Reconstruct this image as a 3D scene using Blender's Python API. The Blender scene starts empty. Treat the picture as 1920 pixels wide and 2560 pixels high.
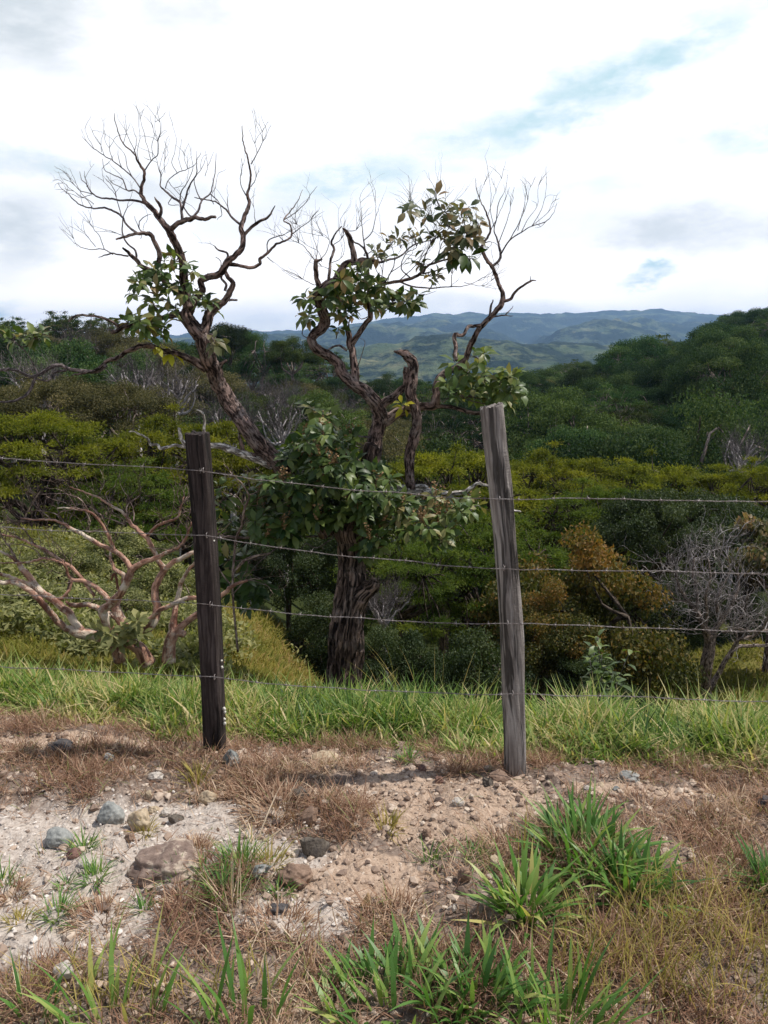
import bpy, math, random
import numpy as np
from mathutils import Vector
SC = bpy.context.scene
COL = SC.collection
R = math.radians
rs = np.random.RandomState(7)
random.seed(7)

# ------------------------------------------------------------------ camera
F = 1923.0                      # focal length in pixels of the 1920x2560 photograph
PITCH = R(12.3)
CAMZ = 1.65
cam_d = bpy.data.cameras.new('camera')
cam = bpy.data.objects.new('camera', cam_d); COL.objects.link(cam)
cam.location = (0, 0, CAMZ)
cam.rotation_euler = (R(90) - PITCH, 0, 0)
cam_d.sensor_fit = 'VERTICAL'; cam_d.sensor_height = 36; cam_d.sensor_width = 27
cam_d.lens = F / 2560 * 36
cam_d.clip_start = 0.05; cam_d.clip_end = 30000
SC.camera = cam
# ------------------------------------------------------------------ light, exposure
SUN_AZ = math.atan2(0.86, 0.10)      # from +y towards +x
SUN_EL = R(60)
sun_dir = Vector((math.sin(SUN_AZ) * math.cos(SUN_EL), math.cos(SUN_AZ) * math.cos(SUN_EL), math.sin(SUN_EL)))
sl = bpy.data.lights.new('sun', 'SUN'); sl.energy = 5.0; sl.angle = R(0.55); sl.color = (1, .955, .88)
so = bpy.data.objects.new('sun', sl); COL.objects.link(so)
so.rotation_euler = sun_dir.to_track_quat('Z', 'Y').to_euler()
SC.view_settings.view_transform = 'Standard'; SC.view_settings.look = 'None'
SC.view_settings.exposure = 0.0; SC.view_settings.gamma = 1.0
SC.view_settings.use_curve_mapping = False
SC.render.engine = 'CYCLES'
SC.cycles.max_bounces = 6; SC.cycles.diffuse_bounces = 3; SC.cycles.transparent_max_bounces = 6
SC.cycles.volume_bounces = 0
SC.cycles.use_denoising = True

# node helpers
class NT:
    def __init__(s, tree): s.t = tree; s.L = tree.links
    def n(s, typ, **kw):
        x = s.t.nodes.new(typ)
        for k, v in kw.items(): setattr(x, k, v)
        return x
    def set(s, sock, v):
        if isinstance(v, bpy.types.NodeSocket): s.L.new(v, sock)
        elif v is not None: sock.default_value = v
    def m(s, op, a, b=None, c=None, clamp=False):
        x = s.n('ShaderNodeMath', operation=op, use_clamp=clamp)
        s.set(x.inputs[0], a); s.set(x.inputs[1], b)
        if c is not None: s.set(x.inputs[2], c)
        return x.outputs[0]
    def mix(s, f, a, b, blend='MIX'):
        x = s.n('ShaderNodeMix', data_type='RGBA', blend_type=blend)
        s.set(x.inputs[0], f)
        for i, v in ((6, a), (7, b)):
            if isinstance(v, tuple) and len(v) == 3: v = v + (1,)
            s.set(x.inputs[i], v)
        return x.outputs[2]
    def mul(s, vec, sc):
        x = s.n('ShaderNodeVectorMath', operation='MULTIPLY'); s.set(x.inputs[0], vec); s.set(x.inputs[1], sc); return x.outputs[0]
    def noise(s, vec, scale, detail=4, rough=.55, dist=0, out=0):
        x = s.n('ShaderNodeTexNoise'); s.set(x.inputs['Vector'], vec)
        s.set(x.inputs['Scale'], scale); s.set(x.inputs['Detail'], detail); s.set(x.inputs['Roughness'], rough); s.set(x.inputs['Distortion'], dist)
        return x.outputs[out]
    def ramp(s, f, stops, interp='LINEAR'):
        x = s.n('ShaderNodeValToRGB'); s.set(x.inputs[0], f); r = x.color_ramp; r.interpolation = interp
        while len(r.elements) < len(stops): r.elements.new(0.5)
        for e, (p, c) in zip(r.elements, stops):
            e.position = p
            e.color = (c, c, c, 1) if not isinstance(c, tuple) else (c + (1,) if len(c) == 3 else c)
        return x.outputs[0]
    def sstep(s, v, a, b):
        x = s.n('ShaderNodeMapRange', interpolation_type='SMOOTHSTEP'); s.set(x.inputs[0], v)
        s.set(x.inputs[1], a); s.set(x.inputs[2], b); return x.outputs[0]

# ------------------------------------------------------------------ projection helpers
cP, sP = math.cos(PITCH), math.sin(PITCH)
def ray(px, py):
    a = (px - 960.0) / F; b = (1280.0 - py) / F
    return np.array((a, cP + b * sP, -sP + b * cP))
def W(px, py, Y):                    # the world point seen at a pixel, Y metres ahead
    r = ray(px, py); return np.array((0, 0, CAMZ)) + r * (Y / r[1])
def G(px, py, z=-0.08):              # the ground point seen at a pixel
    r = ray(px, py); return np.array((0, 0, CAMZ)) + r * ((z - CAMZ) / r[2])

# ------------------------------------------------------------------ world: sky with broken cloud
world = bpy.data.worlds.new('World'); SC.world = world; world.use_nodes = True
wt = NT(world.node_tree); world.node_tree.nodes.clear()
sky = wt.n('ShaderNodeTexSky', sky_type='NISHITA'); sky.sun_disc = False
sky.sun_elevation = SUN_EL; sky.sun_rotation = SUN_AZ; sky.altitude = 600; sky.air_density = 1; sky.dust_density = .6; sky.ozone_density = 1.5
tc = wt.n('ShaderNodeTexCoord').outputs['Generated']
sx = wt.n('ShaderNodeSeparateXYZ'); wt.set(sx.inputs[0], tc)
yy = wt.m('MAXIMUM', sx.outputs[1], 0.02)
front = wt.sstep(sx.outputs[1], 0.0, 0.35)
wn = wt.n('ShaderNodeTexNoise'); wt.set(wn.inputs['Vector'], wt.mul(tc, (1, 1, 2.2))); wn.inputs['Scale'].default_value = 3.2; wn.inputs['Detail'].default_value = 7; wn.inputs['Roughness'].default_value = .62
ws = wt.n('ShaderNodeSeparateColor'); wt.set(ws.inputs[0], wn.outputs[1])
du = wt.m('MULTIPLY', wt.m('SUBTRACT', ws.outputs[0], .5), .40); dv = wt.m('MULTIPLY', wt.m('SUBTRACT', ws.outputs[1], .5), .13)
U = wt.m('ADD', wt.m('DIVIDE', sx.outputs[0], yy), du); V = wt.m('ADD', wt.m('DIVIDE', sx.outputs[2], yy), dv)
def uv_of(px, py):
    r = ray(px, py); return r[0] / r[1], r[2] / r[1]
def blob(px, py, hw, hh, ang=0, k=1.0):
    u0, v0 = uv_of(px, py); du_ = abs(uv_of(px + hw, py)[0] - u0); dv_ = abs(uv_of(px, py - hh)[1] - v0)
    c, s = math.cos(R(ang)), math.sin(R(ang))
    a = wt.m('SUBTRACT', U, u0); b = wt.m('SUBTRACT', V, v0)
    p = wt.m('DIVIDE', wt.m('ADD', wt.m('MULTIPLY', a, c), wt.m('MULTIPLY', b, s)), du_)
    q = wt.m('DIVIDE', wt.m('SUBTRACT', wt.m('MULTIPLY', b, c), wt.m('MULTIPLY', a, s)), dv_)
    d = wt.m('ADD', wt.m('MULTIPLY', p, p), wt.m('MULTIPLY', q, q))
    return wt.m('MULTIPLY', wt.m('SUBTRACT', 1.0, wt.sstep(wt.m('SQRT', d), 0.15, 1.25)), k)
def add_all(lst):
    o = lst[0]
    for x in lst[1:]: o = wt.m('MAXIMUM', o, x)
    return o
blue = add_all([blob(1560, 180, 520, 85, 20, .95), blob(1340, 290, 230, 65, 20, .9), blob(930, 460, 280, 90, 10, .95), blob(1660, 678, 130, 20, 3, 1.0),
                blob(1850, 330, 200, 60, 10, .6), blob(20, 785, 130, 22, 0, .9), blob(40, 410, 160, 40, -8, .35), blob(1500, 480, 300, 40, 8, .3)])
grey = add_all([blob(60, 60, 300, 150, 0, .8), blob(500, 30, 150, 70, 0, .45), blob(20, 600, 190, 150, -20, .75), blob(1730, 600, 390, 55, -3, .7), blob(200, 450, 360, 50, -12, .5),
                blob(1300, 765, 1000, 50, 0, .55), blob(760, 790, 360, 50, 0, .6), blob(640, 560, 260, 50, 10, .25), blob(1900, 740, 500, 70, 0, .3)])
tex = wt.noise(wt.mul(tc, (1, 1, 2.4)), 9, 8, .6)
bl = wt.m('MULTIPLY', wt.m('MULTIPLY', blue, front), wt.sstep(tex, .30, .62))
gr = wt.m('MULTIPLY', wt.m('MULTIPLY', grey, front), wt.sstep(tex, .15, .6))
back = wt.m('SUBTRACT', 1.0, front)
bk = wt.m('MULTIPLY', back, wt.sstep(wt.noise(wt.mul(tc, (1, 1, 1.6)), 2.2, 6, .6), .40, .56))
high = wt.m('MULTIPLY', wt.sstep(sx.outputs[2], .55, .8), wt.sstep(wt.noise(tc, 2.6, 6, .6), .30, .5))
ov = wt.m('MAXIMUM', wt.m('MAXIMUM', bk, high), wt.m('MULTIPLY', bl, 1.0), clamp=True)
white = (1.24, 1.24, 1.25); greyc = (.55, .63, .68)
cl = wt.mix(wt.m('MULTIPLY', gr, .95), white, greyc)
low = wt.m('SUBTRACT', 1.0, wt.sstep(sx.outputs[2], .0, .16)); cl = wt.mix(wt.m('MULTIPLY', low, 1.0), cl, (1.7, 1.55, 1.4), 'MULTIPLY')
bgA = wt.n('ShaderNodeBackground'); wt.set(bgA.inputs[0], sky.outputs[0]); bgA.inputs[1].default_value = 0.10
bgB = wt.n('ShaderNodeBackground'); wt.set(bgB.inputs[0], cl); bgB.inputs[1].default_value = 1.0
bgC = wt.n('ShaderNodeBackground'); bgC.inputs[0].default_value = (.66, .94, 1.0, 1); bgC.inputs[1].default_value = .95
thin = wt.n('ShaderNodeMixShader'); thin.inputs[0].default_value = .9           # thin bright veil over the blue gaps ahead
wt.L.new(bgA.outputs[0], thin.inputs[1]); wt.L.new(bgC.outputs[0], thin.inputs[2])
wt.set(thin.inputs[0], wt.m('MULTIPLY', front, wt.m('SUBTRACT', 0.86, wt.m('MULTIPLY', high, .86))))
mx = wt.n('ShaderNodeMixShader'); wt.set(mx.inputs[0], ov); wt.L.new(bgB.outputs[0], mx.inputs[1]); wt.L.new(thin.outputs[0], mx.inputs[2])
wo = wt.n('ShaderNodeOutputWorld'); wt.L.new(mx.outputs[0], wo.inputs[0])

# ------------------------------------------------------------------ noise
_perm = np.random.RandomState(3).permutation(256); _perm = np.concatenate([_perm, _perm, _perm])
_g = np.random.RandomState(4).normal(size=(256, 3)); _g /= np.linalg.norm(_g, axis=1)[:, None]
def pn(p):
    p = np.asarray(p, float); i = np.floor(p).astype(int); f = p - i; i &= 255
    w = f * f * f * (f * (f * 6 - 15) + 10); out = 0
    for dx in (0, 1):
        for dy in (0, 1):
            for dz in (0, 1):
                h = _perm[_perm[_perm[(i[..., 0] + dx) & 255] + ((i[..., 1] + dy) & 255)] + ((i[..., 2] + dz) & 255)]
                d = f - np.array((dx, dy, dz))
                v = (d * _g[h]).sum(-1)
                out = out + v * (w[..., 0] if dx else 1 - w[..., 0]) * (w[..., 1] if dy else 1 - w[..., 1]) * (w[..., 2] if dz else 1 - w[..., 2])
    return out * 1.6
def fbm(p, oct=4, lac=2.03, gain=.5):
    p = np.asarray(p, float); s = 0; a = 1
    for k in range(oct): s = s + a * pn(p + 17.3 * k); p = p * lac; a *= gain
    return s
def fbm2(x, y, sc, oct=4, seed=0):
    return fbm(np.stack([x / sc, y / sc, np.full(np.shape(x), seed * 7.7 + .5)], -1), oct)

# ------------------------------------------------------------------ terrain height
ROWS = [0.5, 2.2, 3.0, 3.6, 4.2, 5, 7, 10, 14, 20, 28, 40, 60, 90, 130, 200, 320, 500, 800, 2000]
COLS = [-.75, -.5, -.25, 0, .25, .5, .8]
TAB = {-.75: [0, -.02, -.09, -.19, -.36, -.5, -.8, -1.1, -1.4, -3.0, -4.5, -5, -4.2, -1.2, -4, -34, -50, -70, -80, -90],
       -.5: [0, -.02, -.09, -.19, -.36, -.52, -.85, -1.25, -1.6, -3.5, -5, -5.5, -4.2, -1.2, -4, -34, -50, -70, -80, -90],
       -.25: [0, -.02, -.10, -.22, -.40, -.62, -1.05, -1.8, -2.5, -5, -6.5, -6.5, -4.8, -1.6, -4, -32, -50, -70, -80, -90],
       0: [0, -.02, -.08, -.24, -.48, -.88, -2.0, -3.6, -5.5, -8, -10, -11, -11, -9.5, -10, -24, -45, -70, -80, -90],
       .25: [0, -.02, -.09, -.28, -.55, -1.2, -2.9, -4.4, -6, -8.5, -11, -13, -12, -10, -9, -10, -40, -70, -80, -90],
       .5: [0, -.02, -.10, -.30, -.60, -1.2, -2.4, -3.7, -4.4, -6, -8, -10, -9, -6, -1.5, 4, -4, -60, -80, -90],
       .8: [0, -.02, -.10, -.30, -.58, -1.0, -2.0, -3.0, -3.8, -5, -6, -7, -6, -2, 4, 14, 12, -40, -80, -90]}
_T = np.array([TAB[c] for c in COLS]); _LR = np.log(ROWS)
def H(x, y):
    x = np.asarray(x, float); y = np.asarray(y, float)
    D = np.maximum(y, .5); u = np.clip(x / np.maximum(y, 1.5), -.75, .8)
    acc = 0
    for s, wgt in ((-.12, .2), (-.05, .2), (0, .2), (.05, .2), (.12, .2)):
        l = np.log(np.clip(D * np.exp(s), .5, 2000))
        cols = np.stack([np.interp(l, _LR, _T[i]) for i in range(len(COLS))], 0)
        ui = np.interp(np.clip(u + s * .5, -.75, .8), COLS, np.arange(len(COLS)))
        i0 = np.clip(np.floor(ui).astype(int), 0, len(COLS) - 2); f = ui - i0; f = f * f * (3 - 2 * f)
        a = np.take_along_axis(cols, i0[None], 0)[0]; b = np.take_along_axis(cols, (i0 + 1)[None], 0)[0]
        acc = acc + wgt * (a * (1 - f) + b * f)
    z = acc
    z = z + fbm2(x, y, .9, 3, 1) * .035 * np.clip(D / 2, .5, 1) + fbm2(x, y, 6, 3, 2) * np.clip((D - 5) / 10, 0, 1) * .5
    z = z + fbm2(x, y, 30, 3, 3) * np.clip((D - 25) / 40, 0, 1) * 2.0
    return z
def H1(x, y): return float(H(np.array([x]), np.array([y]))[0])
def fine(x, y):                       # clods and hollows of the bare bank
    m = np.clip((4.6 - y) / .6, 0, 1) * np.clip((y + .5) / .6, 0, 1) * np.clip((3.6 - np.abs(x)) / .6, 0, 1)
    n = fbm2(x, y, .22, 4, 5) * .024 + np.abs(fbm2(x, y, .07, 3, 6)) * .024 + fbm2(x, y, .02, 2, 9) * .004
    return n * m

# ------------------------------------------------------------------ mesh builder
class MB:
    def __init__(s): s.v = []; s.f = []; s.t = []; s.b = []; s.n = 0
    def add(s, v, faces, tint=None, bk=None):
        v = np.asarray(v, float).reshape(-1, 3); k = len(v)
        for f in (faces if isinstance(faces, list) else [faces]):
            if len(f): s.f.append(np.asarray(f, int) + s.n)
        s.v.append(v)
        s.t.append(np.full(k, .5) if tint is None else np.broadcast_to(np.asarray(tint, float).reshape(-1), (k,)) if np.size(tint) in (1, k) else np.repeat(tint, k // np.size(tint)))
        s.b.append(v if bk is None else bk)
        s.n += k
    def mesh(s, name, mats, smooth=True, origin=(0, 0, 0)):
        me = bpy.data.meshes.new(name)
        if s.n:
            v = np.concatenate(s.v) - np.array(origin)
            me.vertices.add(len(v)); me.vertices.foreach_set('co', v.astype(np.float32).ravel())
            idx = np.concatenate([f.ravel() for f in s.f]); tot = np.concatenate([np.full(len(f), f.shape[1]) for f in s.f])
            me.loops.add(len(idx)); me.loops.foreach_set('vertex_index', idx.astype(np.int32))
            me.polygons.add(len(tot)); me.polygons.foreach_set('loop_start', np.concatenate([[0], np.cumsum(tot)[:-1]]).astype(np.int32))
            me.polygons.foreach_set('loop_total', tot.astype(np.int32))
            a = me.attributes.new('tint', 'FLOAT', 'POINT'); a.data.foreach_set('value', np.concatenate(s.t).astype(np.float32))
            a = me.attributes.new('bk', 'FLOAT_VECTOR', 'POINT'); a.data.foreach_set('vector', np.concatenate(s.b).astype(np.float32).ravel())
            me.update(calc_edges=True)
            me.polygons.foreach_set('use_smooth', np.full(len(tot), smooth)); me.validate()
        for m in (mats if isinstance(mats, (list, tuple)) else [mats]): me.materials.append(m)
        return me
    def obj(s, name, mats, parent=None, smooth=True):
        origin = np.array(parent['_o']) if parent is not None and '_o' in parent else np.zeros(3)
        me = s.mesh(name, mats, smooth, origin)
        o = bpy.data.objects.new(name, me); COL.objects.link(o)
        if parent is not None:
            o.parent = parent; o['_o'] = [float(c) for c in origin]
        return o
def tag(o, label, cat, group=None, kind=None):
    o['label'] = label; o['category'] = cat
    if group: o['group'] = group
    if kind: o['kind'] = kind
    return o
def struct(o): o['kind'] = 'structure'; return o
def thing(name, loc, label, cat, group=None):
    o = bpy.data.objects.new(name, None); COL.objects.link(o); o.location = tuple(float(c) for c in loc); o['_o'] = [float(c) for c in loc]
    o.empty_display_size = .1
    return tag(o, label, cat, group)

def norm(v): return v / np.maximum(np.linalg.norm(v, axis=-1, keepdims=True), 1e-9)
def catmull(P, n_per=6):
    P = np.asarray(P, float)
    if len(P) < 3: 
        t = np.linspace(0, 1, n_per + 1)[:, None]; return P[0] * (1 - t) + P[-1] * t
    Q = np.vstack([2 * P[0] - P[1], P, 2 * P[-1] - P[-2]]); out = []
    for i in range(1, len(Q) - 2):
        t = np.linspace(0, 1, n_per, endpoint=False)[:, None]
        a, b, c, d = Q[i - 1], Q[i], Q[i + 1], Q[i + 2]
        out.append(.5 * ((2 * b) + (c - a) * t + (2 * a - 5 * b + 4 * c - d) * t ** 2 + (3 * b - a - 3 * c + d) * t ** 3))
    out.append(P[-1:]); return np.vstack(out)
def tube(mb, P, rad, segs=8, rough=0.0, rs_=1.0, tint=.5, cap=True, off=None):
    P = np.asarray(P, float); rad = np.asarray(rad, float); n = len(P)
    T = norm(np.gradient(P, axis=0)); ref = np.array((0.31, .95, .05)) if abs(T[0][1]) < .8 else np.array((1., 0, 0))
    N = np.zeros((n, 3)); a = np.cross(T[0], ref); a /= np.linalg.norm(a); N[0] = a
    for i in range(1, n):
        a = N[i - 1] - T[i] * np.dot(N[i - 1], T[i]); l = np.linalg.norm(a)
        N[i] = a / l if l > 1e-6 else N[i - 1]
    B = np.cross(T, N); th = np.linspace(0, 2 * np.pi, segs, endpoint=False)
    L = np.concatenate([[0], np.cumsum(np.linalg.norm(np.diff(P, axis=0), axis=1))])
    o = rs_ * 13.7 if off is None else off
    cs, sn = np.cos(th), np.sin(th)
    r = rad[:, None] * np.ones((1, segs))
    bkv = np.stack([cs[None] * rad[:, None] * np.ones((n, 1)) + o, sn[None] * rad[:, None] * np.ones((n, 1)), L[:, None] * np.ones((1, segs))], -1)
    if rough > 0:
        q = np.stack([cs[None] * np.ones((n, 1)) * 2.2 + o, sn[None] * np.ones((n, 1)) * 2.2, L[:, None] / np.maximum(rad.mean(), .004) * .22 * np.ones((1, segs))], -1)
        q2 = q * np.array((2.4, 2.4, 2.2))
        r = r * (1 + rough * (pn(q) + .6 * (1 - 2 * np.abs(pn(q2)))))
    V_ = P[:, None] + r[..., None] * (N[:, None] * cs[None, :, None] + B[:, None] * sn[None, :, None])
    V_ = V_.reshape(-1, 3); i = np.arange(n - 1)[:, None] * segs; j = np.arange(segs)[None]; j2 = (j + 1) % segs
    Fq = np.stack([i + j, i + j2, i + segs + j2, i + segs + j], -1).reshape(-1, 4)
    faces = [Fq]; bk = bkv.reshape(-1, 3)
    if cap:
        V_ = np.vstack([V_, P[-1] + T[-1] * rad[-1] * .6, P[0]]); bk = np.vstack([bk, bk[-1:], bk[:1]])
        k = n * segs; jj = np.arange(segs)
        faces.append(np.stack([(n - 1) * segs + jj, (n - 1) * segs + (jj + 1) % segs, np.full(segs, k)], -1))
        faces.append(np.stack([(jj + 1) % segs, jj, np.full(segs, k + 1)], -1))
    mb.add(V_, faces, tint, bk)
def basis(d, up):                       # rows: side, along d, normal
    d = norm(d); s_ = norm(np.cross(d, up)); n_ = np.cross(s_, d); return np.stack([s_, d, n_], 1)
def scatter(mb, tv, tf, pos, B, sc, tint):
    n = len(pos); k = len(tv); sc = np.broadcast_to(np.asarray(sc, float), (n,) if np.ndim(sc) < 2 else (n, 3))
    if sc.ndim == 1: sc = np.repeat(sc[:, None], 3, 1)
    v = np.einsum('kj,nj,njc->nkc', np.asarray(tv, float), sc, B) + pos[:, None]
    off = (np.arange(n) * k)[:, None, None]
    fs = [(np.asarray(f)[None] + off).reshape(-1, len(f[0])) for f in tf]
    mb.add(v.reshape(-1, 3), fs, np.repeat(tint, k))
LEAF_V = [(0, 0, 0), (0, .30, .02), (-.18, .28, .07), (.18, .28, .07), (0, .66, -.02), (-.235, .62, .04), (.235, .62, .04), (0, 1, -.20)]
LEAF_F = [[(0, 3, 1), (0, 1, 2), (4, 6, 7), (5, 4, 7)], [(1, 3, 6, 4), (2, 1, 4, 5)]]
DIA_V = [(0, 0, 0), (-.5, .5, .06), (0, 1, 0), (.5, .5, .06)]; DIA_F = [[(0, 3, 2, 1)]]
def blades(mb, base, az, lean, curl, L, Wd, tint, segs=4, twist=0.0):
    n = len(base); t = np.linspace(0, 1, segs + 1)
    ang = lean[:, None] + curl[:, None] * t[None]            # angle from vertical
    st = L[:, None] / segs
    hx = np.concatenate([np.zeros((n, 1)), np.cumsum(np.sin((ang[:, 1:] + ang[:, :-1]) / 2) * st, 1)], 1)
    hz = np.concatenate([np.zeros((n, 1)), np.cumsum(np.cos((ang[:, 1:] + ang[:, :-1]) / 2) * st, 1)], 1)
    ca, sa = np.cos(az)[:, None], np.sin(az)[:, None]
    ctr = base[:, None] + np.stack([hx * ca, hx * sa, hz], -1)
    w = Wd[:, None] * (np.minimum(1, .45 + t * 2.2) * np.clip((1 - t) * 2.2, .04, 1))[None]
    tw = az[:, None] + np.pi / 2 + twist * t[None] * np.sin(az * 7)[:, None]
    side = np.stack([np.cos(tw), np.sin(tw), np.zeros_like(tw)], -1)
    v = np.stack([ctr - side * w[..., None] / 2, ctr + side * w[..., None] / 2], 2)   # n,s+1,2,3
    k = (segs + 1) * 2; o = (np.arange(n) * k)[:, None, None]; i = (np.arange(segs) * 2)[None, :, None]
    q = o + i + np.array([0, 1, 3, 2])[None, None]
    mb.add(v.reshape(-1, 3), q.reshape(-1, 4), np.repeat(tint, k))
def rnd(a, b, n): return rs.uniform(a, b, n)
def rdir(n):
    return norm(rs.normal(size=(n, 3)))

# ------------------------------------------------------------------ materials
def new_mat(name):
    m = bpy.data.materials.new(name); m.use_nodes = True; m.node_tree.nodes.clear(); nt = NT(m.node_tree)
    nt.out = nt.n('ShaderNodeOutputMaterial'); return m, nt
def finish(nt, col, rough=.8, bump=None, bs=.5, bd=.01, spec=.3, trans=0.0, tcol=None, metal=0):
    p = nt.n('ShaderNodeBsdfPrincipled')
    nt.set(p.inputs['Base Color'], col if not (isinstance(col, tuple) and len(col) == 3) else col + (1,))
    nt.set(p.inputs['Roughness'], rough); p.inputs['Specular IOR Level'].default_value = spec; p.inputs['Metallic'].default_value = metal
    if bump is not None:
        b = nt.n('ShaderNodeBump'); b.inputs['Strength'].default_value = bs; b.inputs['Distance'].default_value = bd
        nt.set(b.inputs['Height'], bump); nt.L.new(b.outputs[0], p.inputs['Normal'])
    sh = p.outputs[0]
    if trans > 0:
        t = nt.n('ShaderNodeBsdfTranslucent'); nt.set(t.inputs[0], tcol if tcol is not None else col)
        mxs = nt.n('ShaderNodeMixShader'); mxs.inputs[0].default_value = trans
        nt.L.new(sh, mxs.inputs[1]); nt.L.new(t.outputs[0], mxs.inputs[2]); sh = mxs.outputs[0]
    nt.L.new(sh, nt.out.inputs[0])
def attr(nt, name, vec=False):
    a = nt.n('ShaderNodeAttribute', attribute_name=name); return a.outputs['Vector'] if vec else a.outputs['Fac']
def leaf_mat(name, stops, rough=.5, trans=.3, spec=.35, rand=0.0, tr_gain=1.5):
    m, nt = new_mat(name); t = attr(nt, 'tint'); oi = nt.n('ShaderNodeObjectInfo').outputs['Random']
    col = nt.ramp(t, stops)
    if rand > 0:
        hs = nt.n('ShaderNodeHueSaturation'); nt.set(hs.inputs['Color'], col)
        nt.set(hs.inputs['Hue'], nt.m('ADD', .5 - rand * .012, nt.m('MULTIPLY', oi, rand * .035)))
        nt.set(hs.inputs['Value'], nt.m('ADD', 1 - rand * .55, nt.m('MULTIPLY', nt.m('FRACT', nt.m('MULTIPLY', oi, 7.3)), rand)))
        col = hs.outputs[0]
    tr = nt.mix(1.0, col, (tr_gain, tr_gain * 1.05, tr_gain * .5), 'MULTIPLY')
    finish(nt, col, rough, spec=spec, trans=trans, tcol=tr); return m
def bark_mat(name, dark, light, scale=1.0, pale=None, pale_amt=0.0, ridge=.012, rough=.9, st=1.0):
    m, nt = new_mat(name); b = attr(nt, 'bk', True)
    v = nt.mul(b, (62 * scale * st, 62 * scale * st, 17 * scale / st))
    n1 = nt.noise(v, 1.0, 5, .65, .4); n2 = nt.noise(nt.mul(b, (90 * scale, 90 * scale, 55 * scale)), 1.0, 3, .6)
    h = nt.m('ADD', nt.m('MULTIPLY', nt.ramp(n1, [(.40, 0.0), (.56, 1.0)]), .8), nt.m('MULTIPLY', n2, .35))
    col = nt.ramp(h, [(.20, dark), (.60, tuple(d * .55 + l * .45 for d, l in zip(dark, light))), (1.02, tuple(l * 1.25 for l in light))])
    if pale:
        g = nt.n('ShaderNodeNewGeometry').outputs['Position']
        f = nt.m('MULTIPLY', nt.m('MULTIPLY', nt.sstep(nt.noise(g, 11 * scale, 6, .75), .48, .60), nt.sstep(h, .15, .8) if ridge > .008 else 1.0), pale_amt)
        col = nt.mix(f, col, pale)
    finish(nt, col, rough, h, .9, ridge, spec=.15); return m

M = {}
M['bark'] = bark_mat('tree_bark', (.018, .011, .010), (.21, .145, .125), 1.0, (.33, .28, .26), .55)
M['trunkbark'] = bark_mat('trunk_bark', (.014, .009, .008), (.24, .165, .135), .62, (.33, .27, .24), .5, .05, .9, 1.6)
M['twig'] = bark_mat('twig_bark', (.07, .055, .056), (.22, .18, .18), 2.0)
M['dead'] = bark_mat('dead_wood', (.16, .13, .11), (.66, .61, .56), 1.3)
M['gumbo'] = bark_mat('red_bark', (.15, .065, .045), (.37, .21, .15), .5, (.58, .49, .39), .9, .003, .45)
M['gumbotwig'] = bark_mat('red_twig_bark', (.13, .085, .075), (.36, .27, .23), 1.0)
M['greybark'] = bark_mat('grey_bark', (.055, .040, .034), (.27, .215, .19), 1.0)
M['greytwig'] = bark_mat('grey_twigs', (.22, .19, .185), (.46, .42, .42), 1.0)
M['darkbark'] = bark_mat('dark_bark', (.02, .015, .012), (.09, .07, .055), 1.0)
M['leaf'] = leaf_mat('broad_leaf', [(0, (.018, .044, .010)), (.45, (.070, .112, .026)), (.72, (.150, .190, .052)), (.86, (.23, .20, .085)), (.97, (.27, .16, .07)), (1, (.50, .16, .03))], .42, .25, .32)
M['leaftop'] = leaf_mat('bronze_leaf', [(0, (.035, .058, .026)), (.5, (.10, .11, .05)), (.8, (.20, .16, .09)), (1, (.26, .16, .08))], .45, .28, .3)
M['flower'] = leaf_mat('seed_spike', [(0, (.12, .07, .03)), (1, (.32, .20, .10))], .8, .1)
M['feather'] = leaf_mat('feathery_olive_leaf', [(0, (.034, .048, .006)), (.5, (.115, .128, .013)), (1, (.23, .22, .024))], .7, .38, .15, .25)
M['feathergreen'] = leaf_mat('feathery_green_leaf', [(0, (.030, .055, .009)), (.5, (.075, .115, .018)), (1, (.15, .18, .03))], .7, .38, .15, .2)
M['gold'] = leaf_mat('golden_leaf', [(0, (.030, .038, .012)), (.45, (.075, .078, .022)), (.75, (.15, .105, .028)), (1, (.23, .12, .035))], .6, .3, .2, .1)
M['darkleaf'] = leaf_mat('dark_green_leaf', [(0, (.018, .030, .010)), (.5, (.035, .055, .018)), (1, (.075, .095, .035))], .6, .25, .25, .3)
M['herb'] = leaf_mat('herb_leaf', [(0, (.04, .05, .018)), (.45, (.125, .135, .05)), (1, (.33, .31, .14))], .65, .35, .2, .2)
M['forest'] = leaf_mat('forest_leaf', [(0, (.012, .028, .010)), (.5, (.036, .066, .022)), (1, (.105, .135, .046))], .75, .25, .1, 1.0)
M['forestolive'] = leaf_mat('forest_olive_leaf', [(0, (.022, .038, .012)), (.5, (.058, .082, .024)), (1, (.125, .145, .045))], .75, .25, .1, .8)
M['brownleaf'] = leaf_mat('brown_olive_leaf', [(0, (.04, .04, .02)), (.5, (.095, .088, .04)), (1, (.19, .155, .075))], .75, .25, .1, .4)
M['grass'] = leaf_mat('green_grass_blade', [(0, (.035, .075, .016)), (.35, (.105, .19, .032)), (.66, (.24, .29, .07)), (.85, (.44, .395, .17)), (1, (.55, .44, .24))], .5, .35, .25)
M['clump'] = leaf_mat('clump_grass_blade', [(0, (.035, .10, .020)), (.5, (.11, .225, .045)), (.8, (.26, .34, .09)), (1, (.50, .42, .16))], .42, .32, .35)
M['drygrass'] = leaf_mat('dry_grass_blade', [(0, (.10, .050, .034)), (.4, (.27, .155, .105)), (.7, (.47, .33, .235)), (.92, (.66, .53, .40)), (1, (.14, .17, .04))], .8, .2, .1)
M['yellowgrass'] = leaf_mat('yellow_grass_blade', [(0, (.14, .13, .03)), (.5, (.30, .25, .07)), (1, (.48, .36, .14))], .7, .3, .15)
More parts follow.
